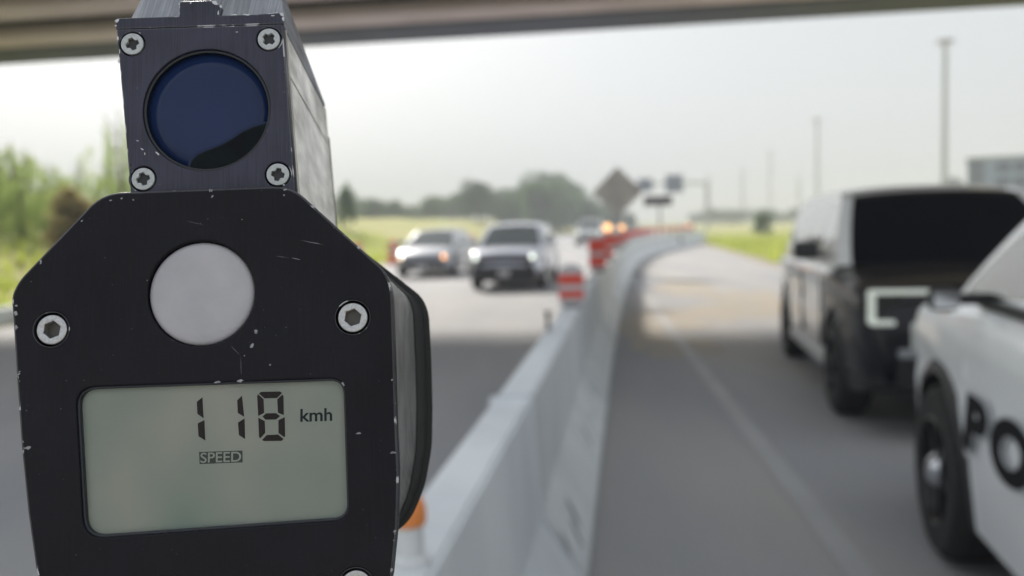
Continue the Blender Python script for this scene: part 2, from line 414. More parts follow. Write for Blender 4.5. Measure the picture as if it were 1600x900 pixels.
def make_car(name, P, paint, label, cat, loc, heading, group=None):
    """x forward, y left, z up; heading is the angle of +x from world +X"""
    root = empty(name, loc, heading); tag(root, label, cat, group)
    xr, xf = P['x0'], P['x1']; wr = P['wr']; ax = P['axles']
    cl = P.get('clear', 0.24); Ra = wr * 1.14
    cols = sorted(set([xr + (xf - xr) * i / 60 for i in range(61)] + [xf - 0.01, xf - 0.03, xf - 0.07, xr + 0.01, xr + 0.03, xr + 0.07] + [a + Ra * s * q for a in ax for s in (-1, 1) for q in (1.0, 0.995, 0.97, 0.9)]))
    def zb(x):
        z = interp(P['bot'], x) if 'bot' in P else cl
        for a in ax:
            d = abs(x - a)
            if d < Ra: z = max(z, wr + math.sqrt(max(0, Ra * Ra - d * d)))
        return z
    def hw(x): return interp(P['wid'], x)
    def zt(x): return interp(P['top'], x)
    NS, NT = 9, 7
    mb = MB(); rows = 0
    for x in cols:
        t, b_, h_ = zt(x), min(zb(x), zt(x) - 0.12), hw(x)
        sh = max(b_ + 0.05, t - 0.13)
        sec = []
        for i in range(NS):
            f = i / (NS - 1); z = b_ + (sh - b_) * f
            zz = (z - cl) / max(0.1, (interp(P['top'], 0) - cl))
            y = h_ * (0.955 + 0.045 * math.sin(min(1, max(0, zz * 1.25)) * math.pi * 0.62)) - (0.012 if 0.55 < zz < 0.68 else 0)
            for a in ax:     # flared arch lips
                d2 = math.hypot(x - a, z - wr)
                if Ra * 0.95 < d2 < Ra * 1.09: y += 0.018 * (1 - (d2 / Ra - 0.95) / 0.14)
            sec.append((y, z))
        y0 = sec[-1][0]
        for i in range(1, 4):
            a = i / 3 * math.pi / 2; sec.append((y0 - 0.10 * (1 - math.cos(a)), sh + (t - 0.025 - sh) * math.sin(a)))
        y1 = sec[-1][0]
        for i in range(1, NT + 1):
            f = i / NT; sec.append((y1 * (1 - f), t - 0.025 + 0.045 * (1 - (1 - f) ** 2)))
        full = sec + [(-y, z) for y, z in sec[-2::-1]]
        rows = len(full); mb.v += [(x, y, z) for y, z in full]
    for i in range(len(cols) - 1):
        for j in range(rows - 1): mb.f.append([i * rows + j, (i + 1) * rows + j, (i + 1) * rows + j + 1, i * rows + j + 1]); mb.mi.append(0)
        mb.f.append([i * rows, i * rows + rows - 1, (i + 1) * rows + rows - 1, (i + 1) * rows]); mb.mi.append(1)
    mb.f.append(list(range(rows))); mb.f.append([(len(cols) - 1) * rows + j for j in range(rows)][::-1]); mb.mi += [0, 0]
    # lower cladding in dark plastic
    cz = P.get('clad', 0)
    for k_, f in enumerate(mb.f):
        if max(mb.v[i][2] for i in f) < cz: mb.mi[k_] = 1
    if P.get('archclad'):
        for k_, f in enumerate(mb.f):
            c = sum((Vector(mb.v[i]) for i in f), Vector()) / len(f)
            for a in ax:
                if math.hypot(c.x - a, c.z - wr) < Ra * P['archclad'] and c.z < P.get('archz', 9): mb.mi[k_] = 1
    if P.get('twotone'):
        for k_, f in enumerate(mb.f):
            c = sum((Vector(mb.v[i]) for i in f), Vector()) / len(f)
            if mb.mi[k_] == 0 and c.x < P['twotone'] and abs(c.y) > 0.6 * hw(c.x): mb.mi[k_] = 2
    mb.build('body', [paint, blackplastic, P.get('doorpaint', paint)], root, smooth=0.5)
    for sx in P.get('seams', ()):
        for s in (-1, 1): MB().box((sx, s * (hw(sx) + 0.004 - 0.012), (zt(sx) + cl) / 2 + 0.03), (0.007, 0.03, zt(sx) - cl - 0.3)).build('door_seam', pitm, root)
    # greenhouse
    G = P['glass']; g0, g1 = G['x0'], G['x1']
    gc = sorted(set([g0 + (g1 - g0) * i / 44 for i in range(45)] + [k[0] for k in G['roof']] + [q for s in G['side'] for q in s]))
    NS2, NT2 = 8, 8
    parts = {}
    V = []
    for x in gc:
        zr = interp(G['roof'], x); zbelt = zt(x) - 0.05; zr = max(zr, zbelt + 0.02)
        yb_ = hw(x) - 0.06; yr_ = interp(G['wid'], x)
        f_ = min(1, (zr - zbelt) / (G['h'] - zbelt)); yr2 = yb_ + (yr_ - yb_) * f_
        sec = []
        for i in range(NS2):
            f = i / (NS2 - 1); sec.append((yb_ + (yr2 - yb_) * (f ** 1.15), zbelt + (zr - 0.05 * f_ - zbelt) * f))
        y1, z1 = sec[-1]
        for i in range(1, NT2 + 1):
            f = i / NT2; sec.append((y1 * (1 - f), z1 + 0.05 * f_ * (1 - (1 - f) ** 2.6)))
        full = sec + [(-y, z) for y, z in sec[-2::-1]]; rows2 = len(full)
        V += [(x, y, z) for y, z in full]
    def addf(key, q):
        b = parts.setdefault(key, MB()); n0 = len(b.v); b.v += [V[i] for i in q]; b.f.append([n0, n0 + 1, n0 + 2, n0 + 3]); b.mi.append(0)
    for i in range(len(gc) - 1):
        xm = (gc[i] + gc[i + 1]) / 2
        for j in range(rows2 - 1):
            q = [i * rows2 + j, (i + 1) * rows2 + j, (i + 1) * rows2 + j + 1, i * rows2 + j + 1]
            jj = j if j < rows2 // 2 else rows2 - 2 - j; sd_ = 'L' if j < rows2 // 2 else 'R'
            if jj < NS2 - 1:
                key = 'roof'
                if 0 < jj < NS2 - 2:
                    for k_, (a, b) in enumerate(G['side']):
                        if a < xm < b: key = 'side_window' + sd_ + str(k_)
            else:
                key = 'roof'
                if jj > NS2 - 1 or True:
                    if xm > G['ws'] and jj >= NS2 - 0: key = 'windscreen'
                    if xm < G['rs'] and jj >= NS2 - 0: key = 'rear_window'
            addf(key, q)
    for key, b in parts.items():
        nm = 'side_window' if key.startswith('side') else key
        me = b.mesh(nm); bm = bmesh.new(); bm.from_mesh(me); bmesh.ops.remove_doubles(bm, verts=bm.verts, dist=1e-4)
        bmesh.ops.recalc_face_normals(bm, faces=bm.faces); bm.to_mesh(me); bm.free(); me.shade_smooth(); me.set_sharp_from_angle(angle=0.6)
        link(nm, me, P.get('roofpaint', paint) if nm == 'roof' else (sideglass if nm == 'side_window' else P.get('glassmat', carglass)), root)
    # wheels
    tw = P.get('tyre', 0.24)
    for a in ax:
        for s in (-1, 1):
            make_wheel(wr, tw, P.get('rim', rimsilver), root, (a, s * (hw(a) - tw / 2 + 0.005), wr), s, P.get('hubcap', False))
    # front: grille, lamps, bumper lip, number plate; rear lamps
    fx = lambda z, y=0: max([x for x in cols if zt(x) > z and hw(x) > abs(y) * 1.0] or [xf])
    F = P['front']
    mb = MB(); gx = fx(F['gz'][1] - 0.02); gh = F['gz'][1] - F['gz'][0]
    mb.box((gx - 0.02, 0, sum(F['gz']) / 2), (0.09, F['gw'], gh)); mb.build('grille', blackplastic, root, bevel=0.015)
    for k_ in range(F.get('bars', 2)):
        z = F['gz'][0] + gh * (k_ + 0.7) / (F.get('bars', 2) + 0.2)
        MB().box((gx + 0.03, 0, z), (0.03, F['gw'] * 0.96, F.get('barh', 0.03))).build('grille_bar', F.get('barm', chrome), root, bevel=0.006)
    MB().box((xf - 0.06, 0, F['bz']), (0.16, F['bw'], F['bh'])).build('bumper', F.get('bm', blackplastic), root, bevel=0.03)
    for s in (-1, 1):
        o = MB().box((F['lx'], s * F['ly'], F['lz']), (0.16, F['lw'], F['lh']), Matrix.Rotation(-s * 0.35, 3, 'Z')).build('headlight', lampglass if not F.get('dark') else blackplastic, root, bevel=0.02)
        lm = F['lit'][0 if s > 0 else 1]
        if lm:
            MB().lathe([(0.0001, 0.03), (F['lr'] * 0.8, 0.03), (F['lr'], 0.0), (F['lr'], -0.03)], 16, 'x', (F['lx'] + 0.075, s * F['ly'], F['lz'])).build('bulb', lm, o, smooth=0.6)
        MB().box((xr + 0.05, s * (hw(xr + 0.1) - 0.1), zt(0) - 0.2), (0.1, 0.2, 0.26)).build('tail_light', mat('tail_lamp', (0.3, 0.01, 0.01), 0.2), root, bevel=0.02)
        mx = G['x1'] - 0.42 if 'mx' not in P else P['mx']
        ms = P.get('msize', 1.0); mz = zt(mx) + P.get('mz', 0.0)
        mr = MB().box((mx, s * (hw(mx) + 0.10), mz + 0.10 * ms), (0.12 * ms, 0.20 * ms, 0.15 * ms)).build('mirror', P.get('mirrorm', paint), root, bevel=0.035)
        MB().box((mx - 0.062 * ms, s * (hw(mx) + 0.10), mz + 0.10 * ms), (0.01, 0.15 * ms, 0.10 * ms)).build('mirror_glass', chrome, mr)
        MB().box((mx + 0.01, s * (hw(mx) - 0.01), mz + 0.06), (0.05, 0.12, 0.04)).build('mirror_arm', blackplastic, mr)
        if P.get('belt'):
            MB().box(((P['belt'][0] + P['belt'][1]) / 2, s * (hw(0) - 0.055), zt(0) - 0.005), (P['belt'][1] - P['belt'][0], 0.03, 0.035)).build('belt_trim', blackplastic, root, bevel=0.006)
        for dx in P.get('handles', ()):
            MB().box((dx, s * (hw(dx) + 0.012), zt(dx) - 0.17), (0.17, 0.025, 0.03)).build('door_handle', P.get('handlem', paint), root, bevel=0.008)
        if P.get('sill'):
            MB().box(((ax[0] + ax[1]) / 2, s * (hw(0) - 0.02), cl + 0.06), (ax[1] - ax[0] - 2 * Ra - 0.05, 0.06, 0.07)).build('sill', P['sill'], root, bevel=0.012)
    if P.get('plate', True):
        MB().box((xf + 0.025, 0, F['bz'] + 0.02), (0.012, 0.3, 0.15)).build('number_plate', mat('plate_white', (0.55, 0.56, 0.6), 0.5), root)
    return root

def suv_params(**k):
    P = dict(x0=-2.45, x1=2.4, wr=0.38, axles=(-1.5, 1.42), clear=0.27, clad=0.42,
        bot=[(-2.45, 0.5), (-2.2, 0.34), (-1.9, 0.27), (1.9, 0.27), (2.15, 0.3), (2.4, 0.4)],
        top=[(-2.45, 0.85), (-2.40, 1.05), (-2.3, 1.12), (0.9, 1.13), (1.25, 1.12), (2.0, 1.06), (2.28, 1.0), (2.36, 0.9), (2.4, 0.68)],
        wid=[(-2.45, 0.72), (-2.38, 0.86), (-2.2, 0.94), (-1.5, 0.985), (1.4, 0.985), (1.9, 0.96), (2.15, 0.90), (2.3, 0.80), (2.4, 0.64)],
        glass=dict(x0=-2.32, x1=1.2, h=1.78, roof=[(-2.32, 1.12), (-2.0, 1.66), (-1.6, 1.75), (-0.4, 1.78), (0.2, 1.755), (0.42, 1.70), (1.2, 1.12)],
            wid=[(-2.3, 0.72), (0.3, 0.70), (1.2, 0.78)], side=[(-1.95, -1.2), (-1.1, -0.25), (-0.15, 0.62)], ws=0.38, rs=-1.98),
        front=dict(gz=(0.62, 0.93), gw=1.2, bz=0.48, bw=1.35, bh=0.2, lx=2.27, ly=0.74, lz=0.86, lw=0.3, lh=0.16, lr=0.06, lit=(None, None)),
        handles=(-0.3, 0.75 - 1.6), mx=0.68)
    P.update(k); return P

def place(px, py): return ground(px, py)
def place_wheel(root, P, wheel_world, local, heading):
    """put the car so that a wheel's ground contact stands at wheel_world"""
    c, s = math.cos(heading), math.sin(heading)
    root.location = (wheel_world.x - (c * local[0] - s * local[1]), wheel_world.y - (s * local[0] + c * local[1]), 0.004)

# dark patrol SUV facing the camera
h = R(-90) - math.atan(0.18)
pale_paint = mat('pale_door_paint', (0.64, 0.625, 0.61), 0.3, coat=1.0)
P = suv_params(rim=rimdark, clad=0.45, mirrorm=blackplastic, handlem=black_paint, sill=galv, mx=0.78, twotone=1.02, doorpaint=pale_paint, roofpaint=mat('pale_roof_paint', (0.62, 0.62, 0.61), 0.3, coat=1.0), seams=(-0.2, 0.9))
P['wid'] = [(-2.45, 0.78), (-2.38, 0.9), (-2.2, 0.95), (-1.5, 0.985), (1.4, 0.985), (1.9, 0.98), (2.15, 0.965), (2.3, 0.935), (2.37, 0.89), (2.4, 0.84)]
P['front'].update(gz=(0.66, 0.98), gw=1.25, ly=0.8, lw=0.22, bars=2, barh=0.075, barm=mat('blue_chrome', (0.5, 0.53, 0.62), 0.25, 0.9), bz=0.48, bw=1.5, bh=0.24, dark=True, lz=0.9, lh=0.2)
suv = make_car('parked_suv', P, black_paint, 'black-fronted SUV with pale doors and bright C-shaped lamps, parked facing the camera', 'suv', (0, 0, 0), h)
place_wheel(suv, P, ground(1300, 646), (1.42, -0.985), h)
for s in (-1, 1):
    o = MB().box((2.37, s * 0.64, 1.0), (0.05, 0.54, 0.032)).box((2.36, s * 0.895, 0.90), (0.06, 0.045, 0.22)).box((2.385, s * 0.83, 0.80), (0.06, 0.15, 0.035)).build('running_lamp', drl, suv, bevel=0.01)
    MB().box((2.41, s * 0.62, 0.60), (0.05, 0.24, 0.06)).build('fog_lamp', mat('fog_lamp_grey', (0.3, 0.31, 0.33), 0.3), suv, bevel=0.015)

# white police car parked nose away from the camera
h = R(90) - math.atan(0.215)
P = suv_params(rim=rimdark, hubcap=True, clad=0.36, handlem=white_paint, mx=0.86, plate=False, msize=0.6, mz=-0.06, mirrorm=blackplastic, archclad=1.13, archz=0.97, seams=(-0.2,), belt=(-1.95, 0.95))
P['top'] = [(x, z + (0.05 if 0.8 < x < 2.35 else 0)) for x, z in P['top']]
P['glass'] = dict(P['glass'], x1=1.38, roof=[(-2.32, 1.12), (-2.0, 1.66), (-1.6, 1.75), (-0.4, 1.78), (0.25, 1.755), (0.5, 1.70), (1.38, 1.12)], ws=0.46, side=[(-1.95, -1.2), (-1.1, -0.25), (-0.15, 1.2)])
P['front'].update(bm=blackplastic)
pol = make_car('police_car', P, white_paint, 'white police car with black POLICE lettering at the right edge of the picture', 'police car', (0, 0, 0), h)
place_wheel(pol, P, ground(1458, 868), (1.42, 0.985), h)
def text_mesh(s, size, extrude, shear=0.0, align='LEFT', bold=0.0, spacing=1.0):
    cu = bpy.data.curves.new('t', 'FONT'); cu.body = s; cu.size = size; cu.extrude = extrude; cu.shear = shear
    cu.align_x = align; cu.offset = bold; cu.space_character = spacing; cu.resolution_u = 6
    o = bpy.data.objects.new('t', cu); COL.objects.link(o)
    me = bpy.data.meshes.new_from_object(o.evaluated_get(bpy.context.evaluated_depsgraph_get()))
    bpy.data.objects.remove(o); return me
deck_dark = mat('lettering_dark', (0.012, 0.013, 0.015), 0.8, spec=0.1)
deck_grey = mat('lettering_grey_outline', (0.5, 0.51, 0.53), 0.7)
xl = 0.93
for ch in 'POLICE':
    me = text_mesh(ch, 0.275, 0.004, 0.16, bold=0.016); me2 = text_mesh(ch, 0.275, 0.003, 0.16, bold=0.023)
    x0 = min(v.co.x for v in me.vertices)
    for q in (me, me2):
        for v in q.vertices: v.co.x = (v.co.x - x0) * (1.75 if ch != 'I' else 1.3)
    wd = max(v.co.x for v in me.vertices)
    o = link('letter', me, deck_dark, pol); o2 = link('letter_outline', me2, deck_grey, o)
    # reads from the front of the car towards its rear on the left-hand side
    o.matrix_local = Matrix(((-1, 0, 0, xl), (0, 0, 1, 0.996), (0, 1, 0, 0.625), (0, 0, 0, 1)))
    o2.location = (0, 0, -0.002)
    xl -= wd + 0.03

# oncoming traffic
def sedan_params(**k):
    P = dict(x0=-2.3, x1=2.2, wr=0.33, axles=(-1.35, 1.35), clear=0.2, clad=0.0, tyre=0.21,
        bot=[(-2.3, 0.42), (-2.0, 0.24), (-1.8, 0.2), (1.8, 0.2), (2.0, 0.2), (2.2, 0.28)],
        top=[(-2.3, 0.75), (-2.25, 0.95), (-2.1, 1.0), (-1.4, 0.98), (0.9, 0.94), (1.5, 0.88), (2.0, 0.74), (2.14, 0.64), (2.2, 0.45)],
        wid=[(-2.3, 0.62), (-2.2, 0.78), (-1.9, 0.86), (-1.3, 0.90), (1.35, 0.90), (1.8, 0.86), (2.0, 0.78), (2.2, 0.56)],
        glass=dict(x0=-1.95, x1=1.15, h=1.45, roof=[(-1.95, 0.96), (-1.2, 1.36), (-0.6, 1.44), (0.0, 1.45), (0.25, 1.41), (1.15, 0.93)],
            wid=[(-1.9, 0.62), (0, 0.60), (1.1, 0.72)], side=[(-1.2, -0.4), (-0.3, 0.6)], ws=0.22, rs=-1.1),
        front=dict(gz=(0.28, 0.52), gw=0.9, bz=0.3, bw=1.2, bh=0.12, lx=2.0, ly=0.66, lz=0.62, lw=0.28, lh=0.13, lr=0.065, lit=(None, None)))
    P.update(k); return P
hh = R(-90) - math.atan(0.15)
silver = mat('silver_paint', (0.24, 0.26, 0.30), 0.3, 0.5, coat=0.8)
bluegrey = mat('blue_silver_paint', (0.40, 0.43, 0.52), 0.3, 0.4, coat=0.8)
glass_far = mat('windscreen_glass', (0.03, 0.045, 0.045), 0.05, coat=0.6)
P = suv_params(glassmat=glass_far, rim=rimsilver)
sc_ = 0.93
P['top'] = [(x, z * 0.92) for x, z in P['top']]; P['glass'] = dict(P['glass'], h=1.62, roof=[(x, z * 0.915) for x, z in P['glass']['roof']])
P['clad'] = 0.5
P['front'].update(gz=(0.28, 0.76), gw=1.45, bars=1, barm=blackplastic, bz=0.40, bw=1.62, bh=0.34, lz=0.80, ly=0.74, lr=0.07, lh=0.12, lit=(headlit, headlit))
o = make_car('oncoming_suv', P, bluegrey, 'silver blue crossover with lit white headlights driving towards the camera', 'suv', (0, 0, 0), hh, 'oncoming traffic')
place_wheel(o, P, ground(738, 452), (1.42, -0.9), hh); o.scale = (0.92, 0.9, 0.97)
P = sedan_params(glassmat=glass_far, clad=0.34); P['front'].update(lit=(headlit_amber, headlit_warm), lr=0.07, gz=(0.24, 0.5), gw=1.2, bw=1.4, bh=0.16)
o = make_car('oncoming_sedan', P, silver, 'silver sedan with one amber and one warm headlight, leftmost of the oncoming cars', 'car', (0, 0, 0), hh, 'oncoming traffic')
place_wheel(o, P, ground(628, 433), (1.35, -0.85), hh)
P = sedan_params(glassmat=glass_far)
o = make_car('oncoming_sedan', P, mat('pale_car_paint', (0.5, 0.51, 0.52), 0.3, coat=0.8), 'pale car half hidden behind the leftmost silver sedan', 'car', (0, 0, 0), hh, 'oncoming traffic')
place_wheel(o, P, ground(672, 398), (1.35, -0.85), hh)
P = suv_params(glassmat=glass_far); P['front'].update(lit=(headlit, headlit), lr=0.07, gz=(0.3, 0.7), bars=1, barm=blackplastic)
o = make_car('oncoming_van', P, mat('white_far_paint', (0.55, 0.57, 0.58), 0.3, coat=0.8), 'pale tall vehicle with lit headlights farthest away beside the diamond sign', 'van', (0, 0, 0), hh, 'oncoming traffic')
place_wheel(o, P, ground(901, 384), (1.42, -0.9), hh)

# ------------------------------------------------------------------ signs along the work zone
p = at(965, 300, 25.5)
ds = empty('diamond_sign', (p.x, 25.5, 0.004), R(-6))
sgm = mat('sign_back', (0.50, 0.485, 0.46), 0.6, 0.1, col2=(0.37, 0.36, 0.345), scale=2.2)
zc = p.z
s_ = 38 / FPX * 25.5
mb = MB(); pts = []
for k in range(4):
    a = math.pi / 2 * k; c = Vector((math.cos(a), math.sin(a))) * (s_ - 0.07)
    for j in (-1, 0, 1): pts.append(tuple(c + 0.07 * Vector((math.cos(a + j * 0.7), math.sin(a + j * 0.7)))))
mb.prism(pts, -0.012, 0.012); mb.v = [(x, z, y + zc) for x, y, z in mb.v]
b = mb.build('sign_board', sgm, ds)
MB().box((0, 0.035, zc), (1.3, 0.03, 0.06)).build('brace', galv, ds)
MB().box((0.0, -0.03, zc / 2 + 0.2), (0.06, 0.05, zc + 0.4 - 0.0)).build('post', galv, ds)
mb = MB(); mb.box((0, 0.0, 0.04), (1.2, 0.07, 0.06)); mb.box((0, 0.0, 0.045), (0.07, 1.1, 0.06)); mb.build('stand', dark_pin, ds)
tag(ds, 'grey-brown back of a diamond road sign on a post above the barrier', 'road sign')
# arrow board
Yb = 52.0; p = at(1028, 314, Yb)
ab = empty('message_board', (p.x, Yb, 0.004), R(-8)); k_ = Yb / FPX
MB().box((0, 0, p.z), (44 * k_, 0.14, 15 * k_)).build('board', mat('board_dark', (0.05, 0.045, 0.05), 0.5), ab, bevel=0.03)
MB().box((0.1, 0.1, p.z / 2 + 0.1), (0.1, 0.1, p.z - 0.6)).build('mast', dark_pin, ab)
MB().box((0.0, 0.1, 0.62), (2.2, 1.3, 0.22)).build('trailer', orange, ab, bevel=0.03)
for s in (-1, 1):
    MB().lathe([(0.0001, -0.1), (0.32, -0.1), (0.32, 0.1), (0.0001, 0.1)], 20, 'x', (s * 1.22, 0.1, 0.32)).build('wheel', rubber, ab)
    MB().box((0.9 * s, -0.4, 0.26), (0.07, 0.07, 0.52)).build('leg', dark_pin, ab)
tag(ab, 'dark rectangular message board on a thin mast beyond the barrier bend', 'message board')
# blue overhead signs on a far gantry
Yg = 130.0; k_ = Yg / FPX
ga = empty('sign_gantry', (at(1040, 300, Yg).x, Yg, 0.0))
blue = mat('blue_sign', (0.07, 0.10, 0.17), 0.6)
for px, py, w_, h_ in ((1053, 287, 27, 27), (1008, 289, 22, 20)):
    q = at(px, py, Yg); MB().box((q.x - ga.location.x, -0.2, q.z), (w_ * k_, 0.2, h_ * k_)).build('sign_board', blue, ga)
q = at(1053, 287, Yg)
MB().box((0, 0, q.z), (12.0, 0.3, 0.35)).build('beam', galv, ga)
for s in (-1, 1): MB().tube((s * 5.9, 0, -0.012), (s * 5.9, 0, q.z + 0.2), 0.2).build('post', galv, ga)
tag(ga, 'far gantry carrying two blue road signs in the haze', 'gantry')
# orange drums on the far left road edge
def drum():
    o = empty('traffic_drum')
    MB().lathe([(0.0001, 0.0), (0.33, 0.0), (0.33, 0.08), (0.28, 0.09), (0.27, 0.35), (0.25, 0.36), (0.24, 0.65), (0.22, 0.66), (0.21, 0.95), (0.15, 1.0), (0.0001, 1.0)], 20).build('body', mat('drum_orange', (0.7, 0.12, 0.05), 0.5), o, smooth=0.5)
    for z0, z1, r_ in ((0.42, 0.54, 0.252), (0.72, 0.84, 0.225)):
        MB().lathe([(r_, z0), (r_, z1)], 20).build('band', mat('drum_band', (0.6, 0.6, 0.6), 0.4), o, smooth=True)
    return o
d0 = drum()
for i, Yd in enumerate((33, 38, 43, 49, 56)):
    o = d0 if i == 0 else copy_tree(d0)
    o.location = (xroad(Yd) + 0.5, Yd, 0.004)
    tag(o, 'orange drum with pale bands on the left road edge, %s counting away from the camera' % ORD[i], 'drum', 'orange drums along the left road edge')

# ------------------------------------------------------------------ light poles, building, far things
polem = mat('pole_grey', (0.36, 0.38, 0.40), 0.6)
lampm = mat('mast_head', (0.22, 0.22, 0.22), 0.6)
for i, (px, top, H, lab_) in enumerate(((1477, 62, 30, 'tallest high-mast light pole right of centre, with a round lamp ring'), (1277, 186, 30, 'second tallest high-mast light pole, left of the black SUV'), (1203, 236, 30, 'third high-mast light pole in the row, fading in the haze'),
        (1160, 262, 22, 'faint pole between the hazy light masts, fourth from the right'), (1107, 272, 20, 'faint slim pole just right of the blue gantry sign'), (1248, 275, 18, 'faint short pole beside the second mast'), (862, 286, 15, 'pale straight pole in front of the left treeline'))):
    d = ray(px, top); Y = (H - CAMH) / (d.z / d.y); p = CAM + d * (Y / d.y)
    o = empty('light_mast', (p.x, Y, bank(p.x, Y) - 0.02))
    MB().tube((0, 0, 0), (0, 0, H), 0.55 if H > 25 else 0.6, 0.42 if H > 25 else 0.45, 12).build('pole', polem, o, smooth=0.6)
    if H > 25:
        MB().lathe([(0.3, H - 0.5), (0.9, H - 0.3), (0.9, H), (0.3, H + 0.2), (0.0001, H + 0.3)], 16).build('lamp_ring', lampm, o)
        for q in range(6):
            a = q * math.pi / 3; MB().box((1.15 * math.cos(a), 1.15 * math.sin(a), H - 0.35), (0.6, 0.6, 0.4)).build('floodlight', lampm, o)
    tag(o, lab_, 'light pole', 'poles in the haze')
Yb = 115.0
bl = at(1512, 250, Yb); w_ = 18; hB = bl.z
bd = empty('office_building', (bl.x, Yb, -0.012), R(-27))
MB().box((w_ / 2, 7, hB / 2), (w_, 14, hB)).build('wall', mat('curtain_wall', (0.20, 0.26, 0.40), 0.6), bd)
MB().box((0.95, -0.06, hB / 2), (1.7, 0.2, hB - 0.1)).build('corner_panel', mat('dark_corner', (0.06, 0.09, 0.15), 0.5), bd)
win = MB().box((0, 0, 0), (1.5, 0.14, 1.1)).mesh('window'); wm = mat('office_glass', (0.02, 0.04, 0.11), 0.3)
nfl = int(hB / 1.9)
for r_ in range(nfl):
    for c in range(7):
        o = link('window', win, wm, bd); o.location = (4.0 + c * 1.95, -0.03, hB - 1.1 - r_ * 1.9)
MB().box((w_ / 2, 7, hB + 0.15), (w_ + 0.3, 14.3, 0.3)).build('parapet', mat('parapet_grey', (0.3, 0.32, 0.36), 0.7), bd)
tag(bd, 'blue grey glass office building in the haze above the SUV roof', 'building')
# little grey domed roof next to the building
Yd = 190.0; q = at(1487, 278, Yd)
sh = empty('grey_tower', (q.x, Yd, -0.012))
MB().box((0, 0, (q.z - 2) / 2), (4.4, 4.4, q.z - 2)).build('wall', mat('tower_wall', (0.3, 0.31, 0.33), 0.8), sh)
MB().lathe([(2.6, q.z - 2), (2.3, q.z - 1), (1.4, q.z), (0.0001, q.z + 0.3)], 16).build('roof', mat('tower_roof', (0.14, 0.14, 0.16), 0.8), sh)
tag(sh, 'small grey round-roofed tower left of the office building', 'building')

# ------------------------------------------------------------------ trees
def crown_mesh(seed, nleaf, size, spread, lobes, feather=False):
    rnd = random.Random(seed); mb = MB()
    L = []
    for _ in range(lobes):
        a = rnd.uniform(0, 6.283); zz = rnd.uniform(0.25, 0.95); rr = spread * (1 - abs(zz - 0.45) * 1.05) * rnd.uniform(0.2, 0.95)
        L.append((rr * math.cos(a), rr * math.sin(a), zz, rnd.uniform(0.10, 0.2)))
    L.append((0, 0, 0.97, 0.07)); L.append((0, 0, 0.6, 0.2)); st = 1.0
    if feather:
        L = []; st = 2.4
        for _ in range(46):
            a = rnd.uniform(0, 6.283); rr = spread * rnd.uniform(0.05, 1.0); L.append((rr * math.cos(a), rr * math.sin(a), rnd.uniform(0.1, 0.86) * (1 - 0.45 * rr / spread), rnd.uniform(0.035, 0.07)))
    for _ in range(nleaf):
        cx, cy, cz, r_ = rnd.choice(L)
        d = Vector((rnd.gauss(0, 1), rnd.gauss(0, 1), rnd.gauss(0, 1))).normalized() * r_ * rnd.uniform(0.5, 1.08)
        d.z *= st; c = Vector((cx, cy, cz)) + d
        a = Vector((rnd.gauss(0, 1), rnd.gauss(0, 1), rnd.gauss(0, 1))).normalized(); b = a.orthogonal().normalized()
        s = size * rnd.uniform(0.6, 1.4)
        mb.add([c - a * s, c + b * s * 0.55, c + a * s, c - b * s * 0.55], [(0, 1, 2, 3)], 0 if rnd.random() < 0.6 else 1)
    return mb.mesh('crown')
def trunk_mesh(seed):
    rnd = random.Random(seed); mb = MB().tube((0, 0, 0), (0.01, 0, 0.45), 0.028, 0.018).tube((0.01, 0, 0.44), (0, 0, 0.9), 0.018, 0.005)
    for k in range(7):
        a = rnd.uniform(0, 6.28); z = rnd.uniform(0.22, 0.7); mb.tube((0, 0, z), (0.22 * math.cos(a), 0.22 * math.sin(a), z + 0.18), 0.01, 0.003, 6)
    return mb.mesh('trunk')
def leaf(name, c):
    mt = bpy.data.materials.new(name); mt.use_nodes = True; t = mt.node_tree; t.nodes.remove(t.nodes['Principled BSDF'])
    d = t.nodes.new('ShaderNodeBsdfDiffuse'); q = t.nodes.new('ShaderNodeBsdfTranslucent'); m_ = t.nodes.new('ShaderNodeMixShader'); m_.inputs[0].default_value = 0.55
    d.inputs[0].default_value = (*c, 1); q.inputs[0].default_value = (c[0] * 1.3, c[1] * 1.35, c[2] * 0.9, 1)
    t.links.new(d.outputs[0], m_.inputs[1]); t.links.new(q.outputs[0], m_.inputs[2]); t.links.new(m_.outputs[0], t.nodes['Material Output'].inputs[0]); return mt
bark = mat('bark', (0.08, 0.06, 0.045), 0.9)
leafA = [leaf('leaf_a1', (0.24, 0.31, 0.13)), leaf('leaf_a2', (0.34, 0.40, 0.18))]
leafB = [leaf('leaf_b1', (0.05, 0.095, 0.045)), leaf('leaf_b2', (0.08, 0.13, 0.055))]
leafC = [leaf('leaf_c1', (0.20, 0.15, 0.10)), leaf('leaf_c2', (0.25, 0.21, 0.13))]
crowns = {}
def tree(x, y, h_, wx, kind, label, name='leafy_tree', group=None, seed=0):
    root = empty(name, (x, y, bank(x, y) - 0.03), random.uniform(0, 6.28))
    root.scale = (h_ * wx, h_ * wx, h_)
    key = (kind, seed % 3)
    if key not in crowns:
        cm = crown_mesh(seed % 3 + {'A': 10, 'B': 20, 'C': 30}[kind], 5200 if kind == 'A' else 3600, 0.014 if kind == 'A' else 0.03, 0.46, 24, kind == 'A')
        for k in {'A': leafA, 'B': leafB, 'C': leafC}[kind]: cm.materials.append(k)
        crowns[key] = (cm, trunk_mesh(seed))
        crowns[key][1].materials.append(bark)
    link('trunk', crowns[key][1], None, root); link('crown', crowns[key][0], None, root)
    tag(root, label, 'tree' if 'shrub' not in name else 'shrub', group); return root
